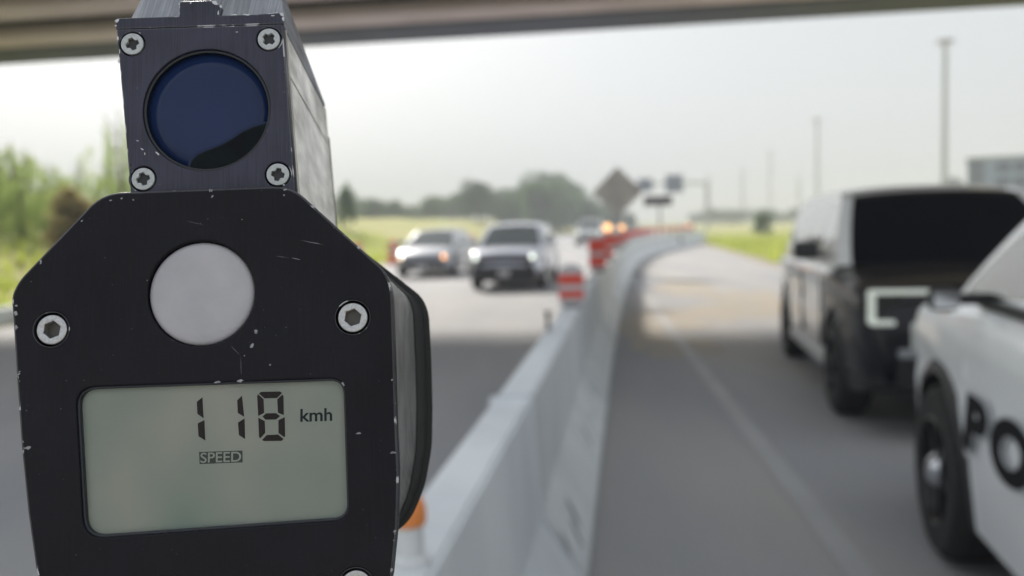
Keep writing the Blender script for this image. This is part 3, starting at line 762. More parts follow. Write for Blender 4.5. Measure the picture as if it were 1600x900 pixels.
near = [(-20, 225, 33, 0.95, 'A', 'broad light green bush straddling the left picture edge'), (28, 262, 29, 1.1, 'A', 'broad bushy light green shrub at the foot of the leftmost trees'), (75, 240, 40, 0.85, 'A', 'full pale green tree behind the low thicket'), (165, 225, 40, 0.7, 'A', 'loose pale green tree close beside the slim tree'), (38, 215, 37, 0.6, 'A', 'feathery light green tree between the two leftmost trees'), (95, 268, 34, 0.9, 'A', 'low light green thicket in front of the brown shrub'), (120, 235, 44, 0.7, 'A', 'pale tree set back between the left thicket and the slim tree'), (-5, 250, 30, 0.9, 'A', 'low light green bush cut by the left picture edge'), (15, 205, 34, 0.75, 'A', 'loose light green tree at the left edge of the picture'), (62, 255, 31, 0.85, 'A', 'bushy light green tree next to the leftmost tree'), (-40, 190, 36, 0.7, 'A', 'tall light green tree just beyond the left picture edge'),
        (182, 145, 36, 0.55, 'A', 'tall slim tree rising beside the upper housing of the speed gun'), (150, 262, 33, 0.8, 'A', 'low bushy tree between the leftmost trees and the speed gun'), (235, 215, 42, 0.6, 'A', 'green tree hidden behind the upper housing of the speed gun'),
        (330, 240, 50, 0.6, 'B', 'dark green tree behind the upper housing of the speed gun'), (430, 260, 56, 0.6, 'B', 'dark green tree behind the right side of the upper housing'), (541, 290, 62, 0.5, 'B', 'slim green tree just right of the upper housing of the speed gun')]
for i, (px, top, Y, wx, kd, lb) in enumerate(near):
    p = at(px, top, Y); g = bank(p.x, Y); tree(p.x, Y, p.z - g, wx, kd, lb, group='trees on the left bank', seed=i)
p = at(110, 300, 27); tree(p.x, 27, p.z - bank(p.x, 27), 1.1, 'C', 'reddish brown shrub on the bank left of the speed gun', 'brown_shrub', seed=1)
rt = random.Random(5)
far = []
prof_ = [(470, 318), (560, 335), (600, 340), (650, 342), (690, 333), (720, 325), (745, 312), (770, 322), (800, 318), (830, 300), (850, 280), (872, 290), (895, 298), (920, 315), (960, 330), (1000, 340)]
px = 532
while px < 985:
    top = interp(prof_, px) + rt.uniform(-3, 5); Y = rt.uniform(125, 190); far.append((px, top, Y)); px += rt.uniform(8, 12)
for i, (px, top, Y) in enumerate(far):
    p = at(px, top, Y); x = p.x
    tree(x, Y, max(3, p.z), rt.uniform(1.0, 1.5), 'B', 'hazy dark green tree, %s from the left in the distant treeline' % ORD[i], 'distant_tree', 'trees of the distant treeline', seed=i)
px = 1085; i = 0
while px < 1262:
    top = rt.uniform(326, 335) - (px - 1085) * 0.018; Y = rt.uniform(230, 330); p = at(px, top, Y)
    tree(p.x, Y, max(3, p.z), rt.uniform(1.1, 1.7), 'B', 'blue grey hazy tree, %s from the left on the low horizon right of the barrier' % ORD[i], 'distant_tree', 'trees on the right horizon', seed=int(px)); i += 1; px += rt.uniform(10, 17)
p = at(1190, 332, 75); tree(p.x, 75, p.z, 1.1, 'B', 'single round green bush on the grass verge right of the barrier end', 'round_shrub', seed=2)

# grass tufts
mb = MB(); rg = random.Random(3)
for _ in range(16000):
    if rg.random() < 0.62:
        y = 13 + 50 * rg.random() ** 1.4; x = xroad(y) - 0.5 - 22 * rg.random() ** 1.3
    else:
        y = 22 + 60 * rg.random(); x = xright(y) + 0.5 + 26 * rg.random() ** 1.3
    z = bank(x, y) - 0.02; h_ = rg.uniform(0.12, 0.4); a = rg.uniform(0, 6.28); s = rg.uniform(0.04, 0.1)
    c, d = math.cos(a) * s, math.sin(a) * s; lx, ly = rg.uniform(-.12, .12), rg.uniform(-.12, .12)
    mb.add([(x - c, y - d, z), (x + c, y + d, z), (x + lx, y + ly, z + h_)], [(0, 1, 2)])
tag(mb.build('grass', leaf('grass_blade_leaf', (0.31, 0.35, 0.09))), 'yellow green grass on the verges beside the road', 'grass', kind='stuff')

# low concrete kerb wall at the far left of the road
kerbm = concrete
for i in range(7):
    y0 = 2 + i * 3.5
    o = empty('kerb_block', (xroad(y0) - 0.3, y0, -0.008), -math.atan(RH))
    MB().box((-0.2, 1.73, 0.14), (0.36, 3.44, 0.3)).build('block', kerbm, o, bevel=0.03)
    tag(o, 'low concrete kerb block along the left road edge, %s counting away from the camera' % ORD[i], 'kerb', 'kerb blocks along the left road edge')

# ------------------------------------------------------------------ the speed gun
AX = ray(740, 630)                                  # the way the gun points
PC = CAM + ray(330, 560) * (GUN_D / ray(330, 560).dot(FWD))
a_, b_ = ray(130, 612), ray(530, 595)
def hit(px, py, z=0.0):
    d = ray(px, py); return CAM + d * (((PC - AX * z) - CAM).dot(AX) / d.dot(AX))
XD = (hit(530, 595) - hit(130, 612)); XD = (XD - AX * XD.dot(AX)).normalized(); ZD = -AX; YD = ZD.cross(XD).normalized()
GM = Matrix(((XD.x, YD.x, ZD.x, PC.x), (XD.y, YD.y, ZD.y, PC.y), (XD.z, YD.z, ZD.z, PC.z), (0, 0, 0, 1)))
GI = GM.inverted()
def g2(px, py, z=0.0):                               # photo pixel -> millimetres in the gun's own face plane (height z mm towards the viewer)
    p = GI @ hit(px, py, z / 1000.0); return (p.x * 1000, p.y * 1000)
gun = empty('speed_gun'); gun.matrix_world = GM
tag(gun, 'black handheld laser speed gun showing 118 kmh, close to the camera', 'speed gun')

def seg_dist(c, a, b):
    a, b, c = Vector(a), Vector(b), Vector((c.x, c.y)); d = b - a; t = max(0, min(1, (c - a).dot(d) / max(1e-9, d.length_squared))); return (a + d * t - c).length
def plate(name, outlines, z0, z1, mats, parent=gun, bevel=0.0, edge=True, res=2):
    """flat piece with holes: first outline is the rim, the others are holes; units mm"""
    cu = bpy.data.curves.new(name, 'CURVE'); cu.dimensions = '2D'; cu.fill_mode = 'BOTH'
    for pts in outlines:
        sp = cu.splines.new('POLY'); sp.points.add(len(pts) - 1)
        for q, p in zip(sp.points, pts): q.co = (p[0], p[1], 0, 1)
        sp.use_cyclic_u = True
    cu.extrude = max(1e-3, (z1 - z0) / 2 - bevel); cu.bevel_depth = bevel; cu.bevel_resolution = res; cu.offset = -bevel
    o = bpy.data.objects.new('t', cu); COL.objects.link(o)
    me = bpy.data.meshes.new_from_object(o.evaluated_get(bpy.context.evaluated_depsgraph_get()))
    bpy.data.objects.remove(o)
    for v in me.vertices: v.co = Vector((v.co.x, v.co.y, v.co.z + (z0 + z1) / 2)) * 0.001
    me.update()
    o = link(name, me, mats, parent)
    if isinstance(mats, (list, tuple)) and len(mats) > 1:
        for p in me.polygons:
            c = p.center * 1000; n_ = len(outlines[0]); near_rim = min(seg_dist(c, outlines[0][i - 1], outlines[0][i]) for i in range(n_)) < 1.3
            p.material_index = 1 if (0.12 < abs(p.normal.z) < 0.97 and (near_rim or len(outlines) == 1)) else 0
    return o
def circle(c, r, n=48, a0=0.0): return [(c[0] + r * math.cos(a0 + 2 * math.pi * k / n), c[1] + r * math.sin(a0 + 2 * math.pi * k / n)) for k in range(n)]
def rounded(pts, rads, n=7):
    out = []
    N = len(pts)
    for i in range(N):
        p, a, b = Vector(pts[i]), Vector(pts[i - 1]), Vector(pts[(i + 1) % N]); r_ = rads[i] if isinstance(rads, (list, tuple)) else rads
        if r_ <= 0: out.append(tuple(p)); continue
        da, db = (a - p).normalized(), (b - p).normalized()
        r2 = min(r_, (a - p).length * 0.45, (b - p).length * 0.45)
        A, B = p + da * r2, p + db * r2
        for k in range(n + 1):
            t = k / n; out.append(tuple(A * (1 - t) ** 2 + p * 2 * t * (1 - t) + B * t * t))
    return out
def scale_about(pts, s, c=None):
    c = c or (sum(p[0] for p in pts) / len(pts), sum(p[1] for p in pts) / len(pts))
    return [(c[0] + (p[0] - c[0]) * s, c[1] + (p[1] - c[1]) * s) for p in pts]
def grow(pts, d):
    N = len(pts); out = []
    ar = sum(pts[i][0] * pts[(i + 1) % N][1] - pts[(i + 1) % N][0] * pts[i][1] for i in range(N)); sg = 1 if ar > 0 else -1
    for i in range(N):
        a, b = Vector(pts[i - 1]), Vector(pts[(i + 1) % N]); t = (b - a).normalized(); out.append((pts[i][0] + sg * t.y * d, pts[i][1] - sg * t.x * d))
    return out

# materials of the gun
def anodised(name, col, rough, wear=0.0, brushed=True, spec=0.5):
    mt = bpy.data.materials.new(name); mt.use_nodes = True; t = mt.node_tree; b = t.nodes['Principled BSDF']; N = t.nodes.new
    b.inputs['Roughness'].default_value = rough; b.inputs['Specular IOR Level'].default_value = spec
    tc = N('ShaderNodeTexCoord'); mp = N('ShaderNodeMapping'); mp.inputs['Scale'].default_value = (2600, 60, 60)
    t.links.new(tc.outputs['Object'], mp.inputs[0])
    nz = N('ShaderNodeTexNoise'); nz.inputs['Scale'].default_value = 1.0; nz.inputs['Detail'].default_value = 5; t.links.new(mp.outputs[0], nz.inputs[0])
    cl = N('ShaderNodeTexNoise'); cl.inputs['Scale'].default_value = 55; cl.inputs['Detail'].default_value = 5; t.links.new(tc.outputs['Object'], cl.inputs[0])
    ad = N('ShaderNodeMath'); ad.operation = 'ADD'; t.links.new(nz.outputs[0], ad.inputs[0]); t.links.new(cl.outputs[0], ad.inputs[1])
    mr = N('ShaderNodeMapRange'); mr.inputs['From Min'].default_value = 0.65; mr.inputs['From Max'].default_value = 1.35; t.links.new(ad.outputs[0], mr.inputs[0])
    mx = N('ShaderNodeMix'); mx.data_type = 'RGBA'; mx.inputs[6].default_value = (*[c * 0.5 for c in col], 1); mx.inputs[7].default_value = (*[c * 1.9 for c in col], 1)
    t.links.new(mr.outputs[0], mx.inputs[0]); last = mx.outputs[2]
    # dust and tiny specks
    sp = N('ShaderNodeTexNoise'); sp.inputs['Scale'].default_value = 900; sp.inputs['Detail'].default_value = 2; t.links.new(tc.outputs['Object'], sp.inputs[0])
    sr = N('ShaderNodeMapRange'); sr.inputs['From Min'].default_value = 0.735; sr.inputs['From Max'].default_value = 0.78; sr.inputs['To Max'].default_value = 0.35; t.links.new(sp.outputs[0], sr.inputs[0])
    m2 = N('ShaderNodeMix'); m2.data_type = 'RGBA'; m2.inputs[7].default_value = (0.3, 0.3, 0.32, 1); t.links.new(sr.outputs[0], m2.inputs[0]); t.links.new(last, m2.inputs[6]); last = m2.outputs[2]
    if wear:
        wn = N('ShaderNodeTexNoise'); wn.inputs['Scale'].default_value = 260; wn.inputs['Detail'].default_value = 6; t.links.new(tc.outputs['Object'], wn.inputs[0])
        wr_ = N('ShaderNodeMapRange'); wr_.inputs['From Min'].default_value = wear; wr_.inputs['From Max'].default_value = wear + 0.06; t.links.new(wn.outputs[0], wr_.inputs[0])
        m3 = N('ShaderNodeMix'); m3.data_type = 'RGBA'; m3.inputs[7].default_value = (0.5, 0.51, 0.54, 1); t.links.new(wr_.outputs[0], m3.inputs[0]); t.links.new(last, m3.inputs[6]); last = m3.outputs[2]
    t.links.new(last, b.inputs['Base Color'])
    sm = N('ShaderNodeTexNoise'); sm.inputs['Scale'].default_value = 32; sm.inputs['Detail'].default_value = 4; t.links.new(tc.outputs['Object'], sm.inputs[0])
    rr = N('ShaderNodeMapRange'); rr.inputs['From Min'].default_value = 0.35; rr.inputs['From Max'].default_value = 0.65; rr.inputs['To Min'].default_value = rough - 0.12; rr.inputs['To Max'].default_value = rough + 0.16; t.links.new(sm.outputs[0], rr.inputs[0]); t.links.new(rr.outputs[0], b.inputs['Roughness'])
    bp = N('ShaderNodeBump'); bp.inputs['Strength'].default_value = 0.12; bp.inputs['Distance'].default_value = 0.0005; t.links.new(nz.outputs[0], bp.inputs['Height']); t.links.new(bp.outputs[0], b.inputs['Normal'])
    return mt
ano = anodised('black_anodised', (0.0032, 0.0028, 0.0068), 0.36, spec=0.24)
ano_edge = anodised('black_anodised_worn_edge', (0.03, 0.03, 0.038), 0.4, wear=0.61)
ano_up = anodised('upper_anodised', (0.020, 0.0205, 0.042), 0.38)  # sky reflected by the upper face is put into this bluer, lighter black
ano_up_edge = anodised('upper_anodised_worn_edge', (0.06, 0.062, 0.08), 0.4, wear=0.55)
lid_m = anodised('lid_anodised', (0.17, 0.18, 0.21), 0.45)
side_m = anodised('side_panel_sheen', (0.58, 0.56, 0.54), 0.4)  # grey metal sides; their grazing sky sheen is put into this pale colour
body_m = anodised('body_grey', (0.13, 0.13, 0.135), 0.45)
rub = mat('gun_rubber', (0.012, 0.014, 0.016), 0.55)
alu = mat('bare_aluminium', (0.62, 0.63, 0.66), 0.38, 0.7, col2=(0.5, 0.51, 0.53), scale=900)
steel = mat('screw_steel', (0.55, 0.55, 0.56), 0.33, 0.85, col2=(0.42, 0.42, 0.44), scale=1500)
zinc = mat('screw_zinc', (0.52, 0.54, 0.56), 0.5, 0.4, col2=(0.42, 0.44, 0.46), scale=1500)
pit = mat('recess_black', (0.004, 0.004, 0.006), 0.6)
plug_m = mat('grey_rubber_plug', (0.39, 0.385, 0.425), 0.75, col2=(0.48, 0.47, 0.515), scale=70, bump=0.04, bscale=600, lo=0.3, hi=0.7)

# back plate
OUT = [(135, 302), (455, 290), (603, 424), (613, 452), (616, 545), (619, 650), (623, 740), (621, 820), (613, 900), (600, 960), (120, 985), (72, 950), (56, 892), (43, 800), (33, 700), (26, 600), (20, 500), (17, 462), (30, 437)]
OUT[0] = (160, 301)
rads = [5, 4.5, 4, 4, 0, 0, 0, 0, 0, 6, 8, 6, 0, 0, 0, 0, 0, 3, 3]
outl = rounded([g2(*p) for p in OUT], rads)
PX = g2(801, 458)[0] - g2(800, 458)[0]              # millimetres per photo pixel on the face
plug_c = g2(314, 458)
LCD = [(117, 606), (538, 591), (545, 812), (130, 842)]
lcd_o = rounded([g2(*p) for p in LCD], [5.0, 4.0, 4.0, 5.0], 9)
hx = [g2(80, 515), g2(551, 496), g2(556, 916), g2(118, 935)]
holes = [circle(plug_c, 81.5 * PX), lcd_o] + [circle(c, 26.5 * PX) for c in hx]
plate('back_plate', [outl] + holes, -6.0, 0.0, [ano, ano_edge], bevel=0.55)
plate('inner_plate', [grow(outl, -1.2)], -7.6, -6.05, pit)
# round plug
n = 56; mb = MB(); r_ = 80.6 * PX
mb.lathe([(r_, -6.0), (r_, -1.6), (r_ - 0.35, -1.0), (r_ - 1.2, -0.62), (r_ - 3, -0.5), (r_ * 0.4, -0.42), (0.0001, -0.4)], n, c=(plug_c[0], plug_c[1], 0))
mb.v = [(x / 1000, y / 1000, z / 1000) for x, y, z in mb.v]
mb.build('round_plug', plug_m, gun, smooth=True)
# hex socket screws
for i, c in enumerate(hx):
    o = plate('socket_screw', [circle(c, 23.0 * PX), circle(c, 13.4 * PX, 6, 0.35 + i)], -3.4, -0.15, steel, bevel=0.35)
    b = plate('hex_socket', [circle(c, 14.5 * PX)], -3.2, -2.4, mat('socket_shade', (0.09, 0.085, 0.08), 0.4, 0.8), o)
    plate('counterbore_ring', [circle(c, 27.6 * PX), circle(c, 26.4 * PX)], -1.0, 0.04, ano_edge, o)
# display
lz = -2.6
lcd_in = grow(lcd_o, -0.5)
frame = plate('display_frame', [grow(lcd_o, 0.25), grow(lcd_o, -0.45)], lz - 0.6, -0.9, mat('display_rim', (0.016, 0.019, 0.03), 0.3), bevel=0.2)
lcd_m = mat('lcd_panel', (0.285, 0.34, 0.315), 0.5, col2=(0.46, 0.445, 0.42), scale=30, spec=0.3, detail=2, lo=0.3, hi=0.7)
scr = plate('display', [grow(lcd_o, 0.6)], lz - 0.8, lz, lcd_m)
seg_m = mat('lcd_segment', (0.024, 0.014, 0.016), 0.6, spec=0.1); unit_m = mat('unit_print', (0.008, 0.02, 0.028), 0.6, spec=0.1)
def cp(x, y): return g2(280 + x / 5.625, 590 + y / 5.625, lz)
SEG = [[(205, 172), (155, 213), (160, 318), (215, 358)], [(163, 402), (222, 373), (230, 553), (170, 515)], [(552, 158), (510, 200), (515, 310), (572, 345)], [(517, 395), (575, 358), (580, 540), (525, 505)],
       [(700, 140), (720, 125), (885, 122), (905, 135), (860, 180), (750, 183)], [(685, 160), (695, 147), (742, 190), (747, 310), (695, 338)], [(862, 190), (908, 148), (917, 165), (920, 330), (868, 308)],
       [(732, 342), (765, 314), (850, 312), (888, 338), (850, 368), (760, 370)], [(695, 352), (752, 382), (757, 485), (712, 535), (702, 520)], [(872, 375), (928, 347), (932, 510), (925, 525), (873, 487)], [(728, 548), (770, 505), (870, 500), (918, 540), (900, 556), (745, 558)]]
for s in SEG: plate('digit_segment', [[cp(*p) for p in s]], lz, lz + 0.05, seg_m, scr)
def gtext(s, c0, c1, caph, mt, name, z, parent, bold=0.0):
    """text whose left baseline is at crop point c0 and right end at c1"""
    A, B = Vector(cp(*c0)), Vector(cp(*c1)); me = text_mesh(s, 1.0, 0.0, bold=bold)
    x0 = min(v.co.x for v in me.vertices); x1 = max(v.co.x for v in me.vertices); yt = max(v.co.y for v in me.vertices); y0 = min(0, min(v.co.y for v in me.vertices))
    d = (B - A); L = d.length; d.normalize(); nrm = Vector((-d.y, d.x)); hh_ = caph / 5.625 * PX
    for v in me.vertices:
        q = A + d * ((v.co.x - x0) / (x1 - x0) * L) + nrm * (v.co.y / yt * hh_); v.co = Vector((q.x, q.y, z)) * 0.001
    me.update(); return link(name, me, mt, parent)
gtext('kmh', (1065, 386), (1345, 377), 108, unit_m, 'unit_text', lz + 0.06, scr, 0.018)
tagp = plate('speed_tag', [[cp(*p) for p in ((175, 654), (556, 641), (558, 745), (180, 760))]], lz, lz + 0.05, mat('tag_dark', (0.032, 0.04, 0.04), 0.5), scr)
gtext('SPEED', (187, 748), (545, 736), 84, lcd_m, 'tag_text', lz + 0.09, scr, 0.012)
# clear cover over the display
cg = bpy.data.materials.new('cover_glass'); cg.use_nodes = True; t = cg.node_tree; t.nodes.remove(t.nodes['Principled BSDF'])
tr = t.nodes.new('ShaderNodeBsdfTransparent'); gl = t.nodes.new('ShaderNodeBsdfGlossy'); gl.inputs['Roughness'].default_value = 0.045; fr = t.nodes.new('ShaderNodeFresnel'); fr.inputs[0].default_value = 1.3; mx = t.nodes.new('ShaderNodeMixShader')
tr.inputs[0].default_value = (0.95, 0.97, 0.95, 1)
t.links.new(fr.outputs[0], mx.inputs[0]); t.links.new(tr.outputs[0], mx.inputs[1]); t.links.new(gl.outputs[0], mx.inputs[2]); t.links.new(mx.outputs[0], t.nodes['Material Output'].inputs[0])
gp = [(x / 1000, y / 1000, -0.0016) for x, y in grow(lcd_o, -0.2)]
MB().add(gp, [list(range(len(gp)))]).build('cover_glass', cg, scr)

# upper housing
UZ = -3.0
def q2(px, py, z=UZ): return g2(px, py, z)
FACE = [(182, 46), (441, 37.5), (463, 320), (206, 325)]
lens_c = q2(323, 171); LR = 101 * PX
sc4 = [q2(206.5, 68.5), q2(420, 61), q2(434, 272.5), q2(223.5, 279.5)]
fo = rounded([q2(*p) for p in FACE], [0.5, 0.5, 0, 0], 4)
up = plate('upper_face', [fo, circle(lens_c, LR, 64)] + [circle(c, 20.5 * PX) for c in sc4], UZ - 4, UZ, [ano_up, ano_up_edge], bevel=0.3)
plate('upper_core', [grow(fo, -0.4)], UZ - 8, UZ - 4.02, pit)
for i, c in enumerate(sc4):
    cr = []; wd, ln = 3.4 * PX, 10.5 * PX
    for k in range(4):
        a = 0.35 + 0.5 * i + k * math.pi / 2
        for dx, dy in ((ln, -wd), (ln, wd), (wd * 1.5, wd * 1.5)):
            cr.append((c[0] + dx * math.cos(a) - dy * math.sin(a), c[1] + dx * math.sin(a) + dy * math.cos(a)))
    o = plate('cross_head_screw', [circle(c, 17.8 * PX), cr], UZ - 1.6, UZ + 0.05, zinc, bevel=0.12)
    plate('cross_recess', [circle(c, 13 * PX)], UZ - 1.5, UZ - 0.9, mat('recess_grey', (0.045, 0.045, 0.05), 0.5, 0.5), o)
# lens
lens_m = mat('blue_coated_lens', (0.012, 0.024, 0.078), 0.1, col2=(0.016, 0.031, 0.092), scale=30, spec=0.25)
mb = MB().lathe([(LR * 0.985, UZ - 3.2), (LR * 0.985, UZ - 1.9), (LR * 0.7, UZ - 1.55), (LR * 0.4, UZ - 1.4), (0.0001, UZ - 1.35)], 64, c=(lens_c[0], lens_c[1], 0))
mb.v = [(x / 1000, y / 1000, z / 1000) for x, y, z in mb.v]
lens = mb.build('lens', lens_m, gun, smooth=True)
plate('lens_ring', [circle(lens_c, LR * 1.002, 64), circle(lens_c, LR * 0.955, 64)], UZ - 2.4, UZ - 0.7, mat('lens_ring_black', (0.012, 0.015, 0.02), 0.35), lens, bevel=0.2)
# dark reflection low in the lens, put into shaped dark pieces
refl = []
for x, y in ((400, 790), (412, 752), (440, 722), (490, 700), (545, 680), (600, 650), (650, 615), (700, 592), (750, 578), (790, 575)): refl.append(q2(160 + x / 3, y / 3))
b0 = Vector(refl[-1]) - Vector(lens_c); e0 = Vector(refl[0]) - Vector(lens_c)
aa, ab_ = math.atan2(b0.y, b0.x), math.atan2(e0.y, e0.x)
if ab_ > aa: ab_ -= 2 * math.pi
refl[0] = (lens_c[0] + LR * 0.95 * math.cos(ab_), lens_c[1] + LR * 0.95 * math.sin(ab_)); refl[-1] = (lens_c[0] + LR * 0.95 * math.cos(aa), lens_c[1] + LR * 0.95 * math.sin(aa))
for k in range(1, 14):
    a = aa + (ab_ - aa) * k / 14; refl.append((lens_c[0] + LR * 0.95 * math.cos(a), lens_c[1] + LR * 0.95 * math.sin(a)))
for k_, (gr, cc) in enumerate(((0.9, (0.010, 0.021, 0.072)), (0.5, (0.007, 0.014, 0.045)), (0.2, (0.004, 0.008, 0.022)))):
    hg = [((x - lens_c[0]), (y - lens_c[1])) for x, y in grow(refl, gr)]
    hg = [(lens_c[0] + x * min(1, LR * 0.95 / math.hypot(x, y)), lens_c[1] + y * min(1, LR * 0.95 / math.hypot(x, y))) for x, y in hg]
    plate('reflection_step', [hg], UZ - 1.9, UZ - 1.29 + 0.02 * k_, mat('reflection_step_%d' % k_, cc, 0.15, spec=0.25), lens)
plate('lens_reflection', [refl], UZ - 1.9, UZ - 1.2, mat('lens_reflection_black', (0.002, 0.003, 0.006), 0.3, col2=(0.003, 0.008, 0.010), scale=260, spec=0.12), lens)
# lid above the face, with its sight tab
LID = [(181, 45), (180.5, 33), (184, 28), (279, 25), (279.5, 5), (283, 1.5), (328, 0.5), (337, 4), (346, 11), (342, 24), (400, 22), (437, 18.5), (442, 24), (441, 36.5)]
lo_ = [q2(*p) for p in LID]
plate('lid_front', [lo_], UZ - 2.2, UZ - 0.1, [ano_up, ano_up_edge], bevel=0.25)
# silver rub marks along the lid and tab edge
def chip(px, py, r_, el=1.0, ang=0.0, z=0.02, seed=0):
    rnd = random.Random(seed); c = g2(px, py, z); pts = []
    for k in range(9):
        a = 2 * math.pi * k / 9; q = r_ * PX * rnd.uniform(0.55, 1.25); x, y = q * el * math.cos(a), q * math.sin(a)
        pts.append((c[0] + x * math.cos(ang) - y * math.sin(ang), c[1] + x * math.sin(ang) + y * math.cos(ang)))
    return pts
# boxes behind: sides of the upper housing (lengths in mm back from the face)
def loft(name, A, z0, B, z1, mats, parent=gun, bevel=0):
    n = len(A); mb = MB()
    mb.v = [(p[0] / 1000, p[1] / 1000, z0 / 1000) for p in A] + [(p[0] / 1000, p[1] / 1000, z1 / 1000) for p in B]
    mb.f = [[i, (i + 1) % n, n + (i + 1) % n, n + i] for i in range(n)] + [list(range(n)), [n + i for i in range(n)][::-1]]; mb.mi = [0] * (n + 2)
    return mb.build(name, mats, parent, bevel=bevel)
DEPTH = 68
TR, TRm, BRt = Vector(q2(441, 38)), Vector(q2(452, 112)), Vector(q2(464, 320))
TL, BL = Vector(q2(182, 46)), Vector(q2(206, 325))
def lerp(a, b, t): return tuple(Vector(a) * (1 - t) + Vector(b) * t)
t1 = 0.255
up_quad = [tuple(TL), lerp(TL, BL, t1 - 0.005), lerp(TR, BRt, t1 - 0.005), tuple(TR)]
lo_quad = [lerp(TL, BL, t1 + 0.005), tuple(BL), tuple(BRt), lerp(TR, BRt, t1 + 0.005)]
loft('upper_side_panel', up_quad, UZ - 4.3, up_quad, UZ - DEPTH, side_m, bevel=0.0003)
loft('lower_side_panel', lo_quad, UZ - 4.3, lo_quad, UZ - DEPTH, side_m, bevel=0.0003)
core = scale_about([tuple(TL), tuple(BL), tuple(BRt), tuple(TR)], 0.985); loft('housing_core', core, UZ - 4.5, core, UZ - DEPTH + 0.5, pit)
rim = grow([tuple(TL), tuple(BL), tuple(BRt), lerp(TR, BRt, 0.2)], 0.4); loft('front_bezel', rim, UZ - DEPTH - 0.1, rim, UZ - DEPTH - 3, rub)
# sloping lid behind the tab: rises away from the viewer
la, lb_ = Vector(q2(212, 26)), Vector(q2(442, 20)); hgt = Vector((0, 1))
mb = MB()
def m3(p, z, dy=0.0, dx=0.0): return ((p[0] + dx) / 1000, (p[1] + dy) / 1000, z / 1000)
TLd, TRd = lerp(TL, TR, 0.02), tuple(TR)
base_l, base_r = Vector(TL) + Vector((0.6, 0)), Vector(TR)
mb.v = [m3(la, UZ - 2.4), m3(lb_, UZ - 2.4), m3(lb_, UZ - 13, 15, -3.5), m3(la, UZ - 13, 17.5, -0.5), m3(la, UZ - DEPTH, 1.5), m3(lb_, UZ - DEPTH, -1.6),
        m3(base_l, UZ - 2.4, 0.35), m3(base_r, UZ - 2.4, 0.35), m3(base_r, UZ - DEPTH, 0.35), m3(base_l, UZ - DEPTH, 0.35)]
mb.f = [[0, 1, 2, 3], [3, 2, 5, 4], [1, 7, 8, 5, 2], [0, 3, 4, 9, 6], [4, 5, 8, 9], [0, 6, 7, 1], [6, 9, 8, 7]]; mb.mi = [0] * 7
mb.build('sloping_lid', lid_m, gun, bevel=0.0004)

# lower body, rear flange, grip

oxs = [p[0] for p in outl]; oys = [p[1] for p in outl]; oxc, oyc = (min(oxs) + max(oxs)) / 2, (min(oys) + max(oys)) / 2; ohw, ohh = (max(oxs) - min(oxs)) / 2, (max(oys) - min(oys)) / 2
OUTB = [(160, 301), (455, 290), (603, 424), (613, 452), (617, 545), (619, 640), (618, 720), (606, 800), (580, 870), (530, 905), (150, 920), (95, 880), (62, 820), (40, 750), (30, 680), (24, 600), (20, 500), (17, 462), (30, 437)]
outb = rounded([g2(*p) for p in OUTB], [5, 4.5, 4, 4, 0, 0, 3, 4, 4, 4, 4, 4, 0, 0, 0, 0, 0, 3, 3])
def widen(dx, dy): return [(x + dx * (x - oxc) / ohw, y + dy * (y - oyc) / ohh) for x, y in outb]
loft('body', widen(-0.6, -0.6), -7.6, widen(2.0, -1.5), -46, body_m)
loft('flange', widen(2.6, -1.5), -46.1, widen(5.0, -2.5), -52, rub); loft('front_shell', widen(4.6, -3), -52.1, widen(0.5, -6), -105, rub, bevel=0.002)
gb = g2(360, 1000); gx0 = gb[0]
gpts = rounded([(gx0 - 18, -20), (gx0 + 18, -20), (gx0 + 18, -62), (gx0 - 18, -62)], 10, 5)
mb = MB(); n = len(gpts)
for yy, sh_ in ((gb[1] + 14, 0), (gb[1] - 45, -3), (gb[1] - 105, 4)):
    mb.v += [(x / 1000, yy / 1000, (z + sh_) / 1000) for x, z in gpts]
for k in range(2): mb.f += [[k * n + i, k * n + (i + 1) % n, (k + 1) * n + (i + 1) % n, (k + 1) * n + i] for i in range(n)]
mb.f += [list(range(n)), [2 * n + i for i in range(n)]]; mb.mi = [0] * (2 * n + 2)
mb.build('grip', rub, gun, smooth=0.6)
# monopod under the grip, below the picture
gp_ = GM @ Vector((gx0 / 1000, (gb[1] - 104) / 1000, -0.041)); foot = Vector((gp_.x, gp_.y, 0.003))
mp_ = empty('monopod', foot)
MB().tube((0, 0, 0.02), (0, 0, gp_.z - 0.01), 0.012, 0.016, 14).build('pole', blackplastic, mp_, smooth=0.6)
MB().lathe([(0.0001, 0), (0.03, 0), (0.022, 0.03), (0.0001, 0.03)], 16).build('foot', rub, mp_)
MB().lathe([(0.0001, gp_.z - 0.012), (0.026, gp_.z - 0.012), (0.026, gp_.z + 0.002), (0.0001, gp_.z + 0.002)], 16).build('head', blackplastic, mp_)
tag(mp_, 'black monopod standing on the pavement under the speed gun grip', 'monopod')

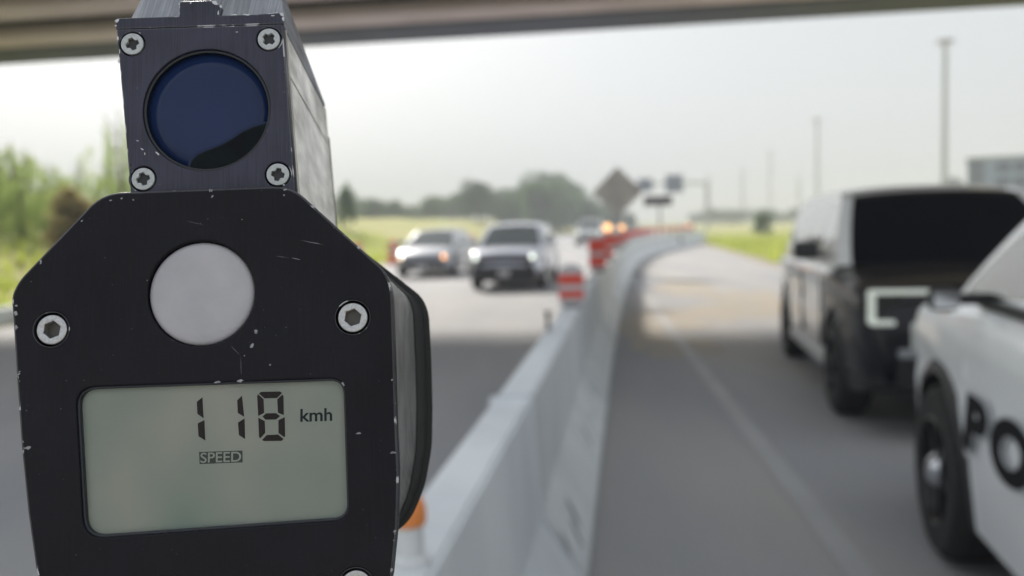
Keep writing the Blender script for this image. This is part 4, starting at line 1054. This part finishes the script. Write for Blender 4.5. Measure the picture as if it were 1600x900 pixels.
# chips and scratches with a shape of their own
mb = MB(); rc = random.Random(11)
def addchip(pts, z): mb.add([(x / 1000, y / 1000, z / 1000) for x, y in pts], [list(range(len(pts)))])
edge_path = [(20, 470), (20, 497), (30, 440), (60, 402), (100, 358), (150, 308), (168, 303), (200, 300), (240, 298), (330, 294), (400, 292), (446, 293), (500, 333), (525, 357), (545, 376), (570, 400), (600, 428), (609, 445), (613, 520), (615, 600), (619, 690), (622, 760), (619, 840), (26, 590), (33, 700), (38, 745)]
sd_ = 0
for (x0, y0) in edge_path:
    dv = Vector((320 - x0, 560 - y0)).normalized() * 4.0; x0 += dv.x; y0 += dv.y
    for _ in range(rc.choice((0, 0, 1, 1, 3))):
        sd_ += 1
        addchip(chip(x0 + rc.uniform(-2, 2), y0 + rc.uniform(-9, 9), rc.uniform(0.5, 1.9), rc.uniform(1, 2.4), rc.uniform(0, 3), 0.03, sd_), 0.03)
for x, y, r_, el, an in ((25, 490, 3.4, 1, 1.4), (25, 512, 3.0, 1.3, 1.3), (43, 700, 2.4, 2.4, 0.05), (614, 707, 2, 2.4, 0.0), (560, 677, 1.6, 2.4, 0.0), (340, 597, 2, 3.5, 0.05), (375, 595, 2, 3.2, 0.05), (208, 312, 1.6, 1, 0), (190, 310, 1.4, 2, 0.6), (173, 313, 1.2, 2, .4), (400, 518, 3.0, 1, 1), (394, 540, 2.2, 2, 1), (422, 570, 1.4, 1, 0), (382, 556, 1, 1, 0), (128, 345, 1, 2, .8), (378, 343, 1, 1, 0), (230, 438, 1, 1, 0), (536, 600, 2, 1.6, 2.2)):
    sd_ += 1; addchip(chip(x, y, r_, el, an, 0.03, sd_), 0.03)
def scratch(p, q, w_, z, u=None):
    a, b = Vector(g2(*p, z)), Vector(g2(*q, z)); d = (b - a).normalized(); nn = Vector((-d.y, d.x)) * w_ * PX
    addchip([tuple(a), tuple(lerp(a, b, .3) + nn if False else Vector(lerp(a, b, .3)) + nn), tuple(Vector(lerp(a, b, .7)) + nn * .7), tuple(b), tuple(Vector(lerp(a, b, .5)) - nn * .6)], z)
for p, q, w_ in (((468, 375), (508, 383), 0.35), ((455, 403), (470, 406), 0.8), ((430, 400), (452, 403), 0.25), ((480, 378), (500, 381), .8), ((360, 540), (376, 556), 0.3), ((376, 556), (377, 590), 0.25), ((290, 345), (320, 352), 0.2)): scratch(p, q, w_, 0.03)
addchip([(0, 0), (0.001, 0), (0, 0.001)], -3)
o = mb.build('paint_chips', mat('chip_bare_metal', (0.34, 0.35, 0.38), 0.5, 0.3, col2=(0.18, 0.18, 0.2), scale=900), gun); o['kind'] = 'stuff'
mb = MB()
for (x, y, r_, el, an) in ((183, 32, 3.2, 1.2, 1.0), (181, 40, 1.8, 1, 0), (440, 22, 3.2, 1.3, 2.3), (443, 30, 2.4, 2.2, 1.6), (426, 24.5, 1.2, 4, 0.02), (298, 4.5, 1.7, 1, 0), (336, 4, 4.2, 1.5, 2.5), (345, 10, 2.2, 1.2, 2), (386, 23, 1.5, 6, 0.0), (366, 23, 1.2, 5, 0.05), (280, 6, 1.2, 2, 1.57), (341, 20, 1.2, 3, 1.57), (184, 60, 1.4, 2.6, 1.6), (185.5, 96, 2, 1.6, 1.6), (187, 80, 1, 4, 1.6), (222, 233, 1.2, 2, 2.5), (226, 240, .8, 3, 1.8), (215, 220, .5, 6, 2.9), (370, 50, .7, 3, 0), (246, 240, 1.2, 4, 2.4)):
    sd_ += 1; addchip(chip(x, y, r_, el, an, UZ + 0.04, sd_), UZ + 0.04)
o = mb.build('lid_wear', alu, gun); o['kind'] = 'stuff'

# ------------------------------------------------------------------ smoky air
hz = bpy.data.materials.new('haze_air'); hz.use_nodes = True; t = hz.node_tree; t.nodes.remove(t.nodes['Principled BSDF'])
pv = t.nodes.new('ShaderNodeVolumePrincipled'); pv.inputs['Color'].default_value = (0.66, 0.69, 0.76, 1); pv.inputs['Density'].default_value = 0.0024; pv.inputs['Anisotropy'].default_value = 0.0
t.links.new(pv.outputs[0], t.nodes['Material Output'].inputs['Volume'])
tag(MB().box((0, 1020, 17), (2840, 2600, 37)).build('haze', hz), 'pale smoky haze over the whole highway', 'haze', kind='stuff')
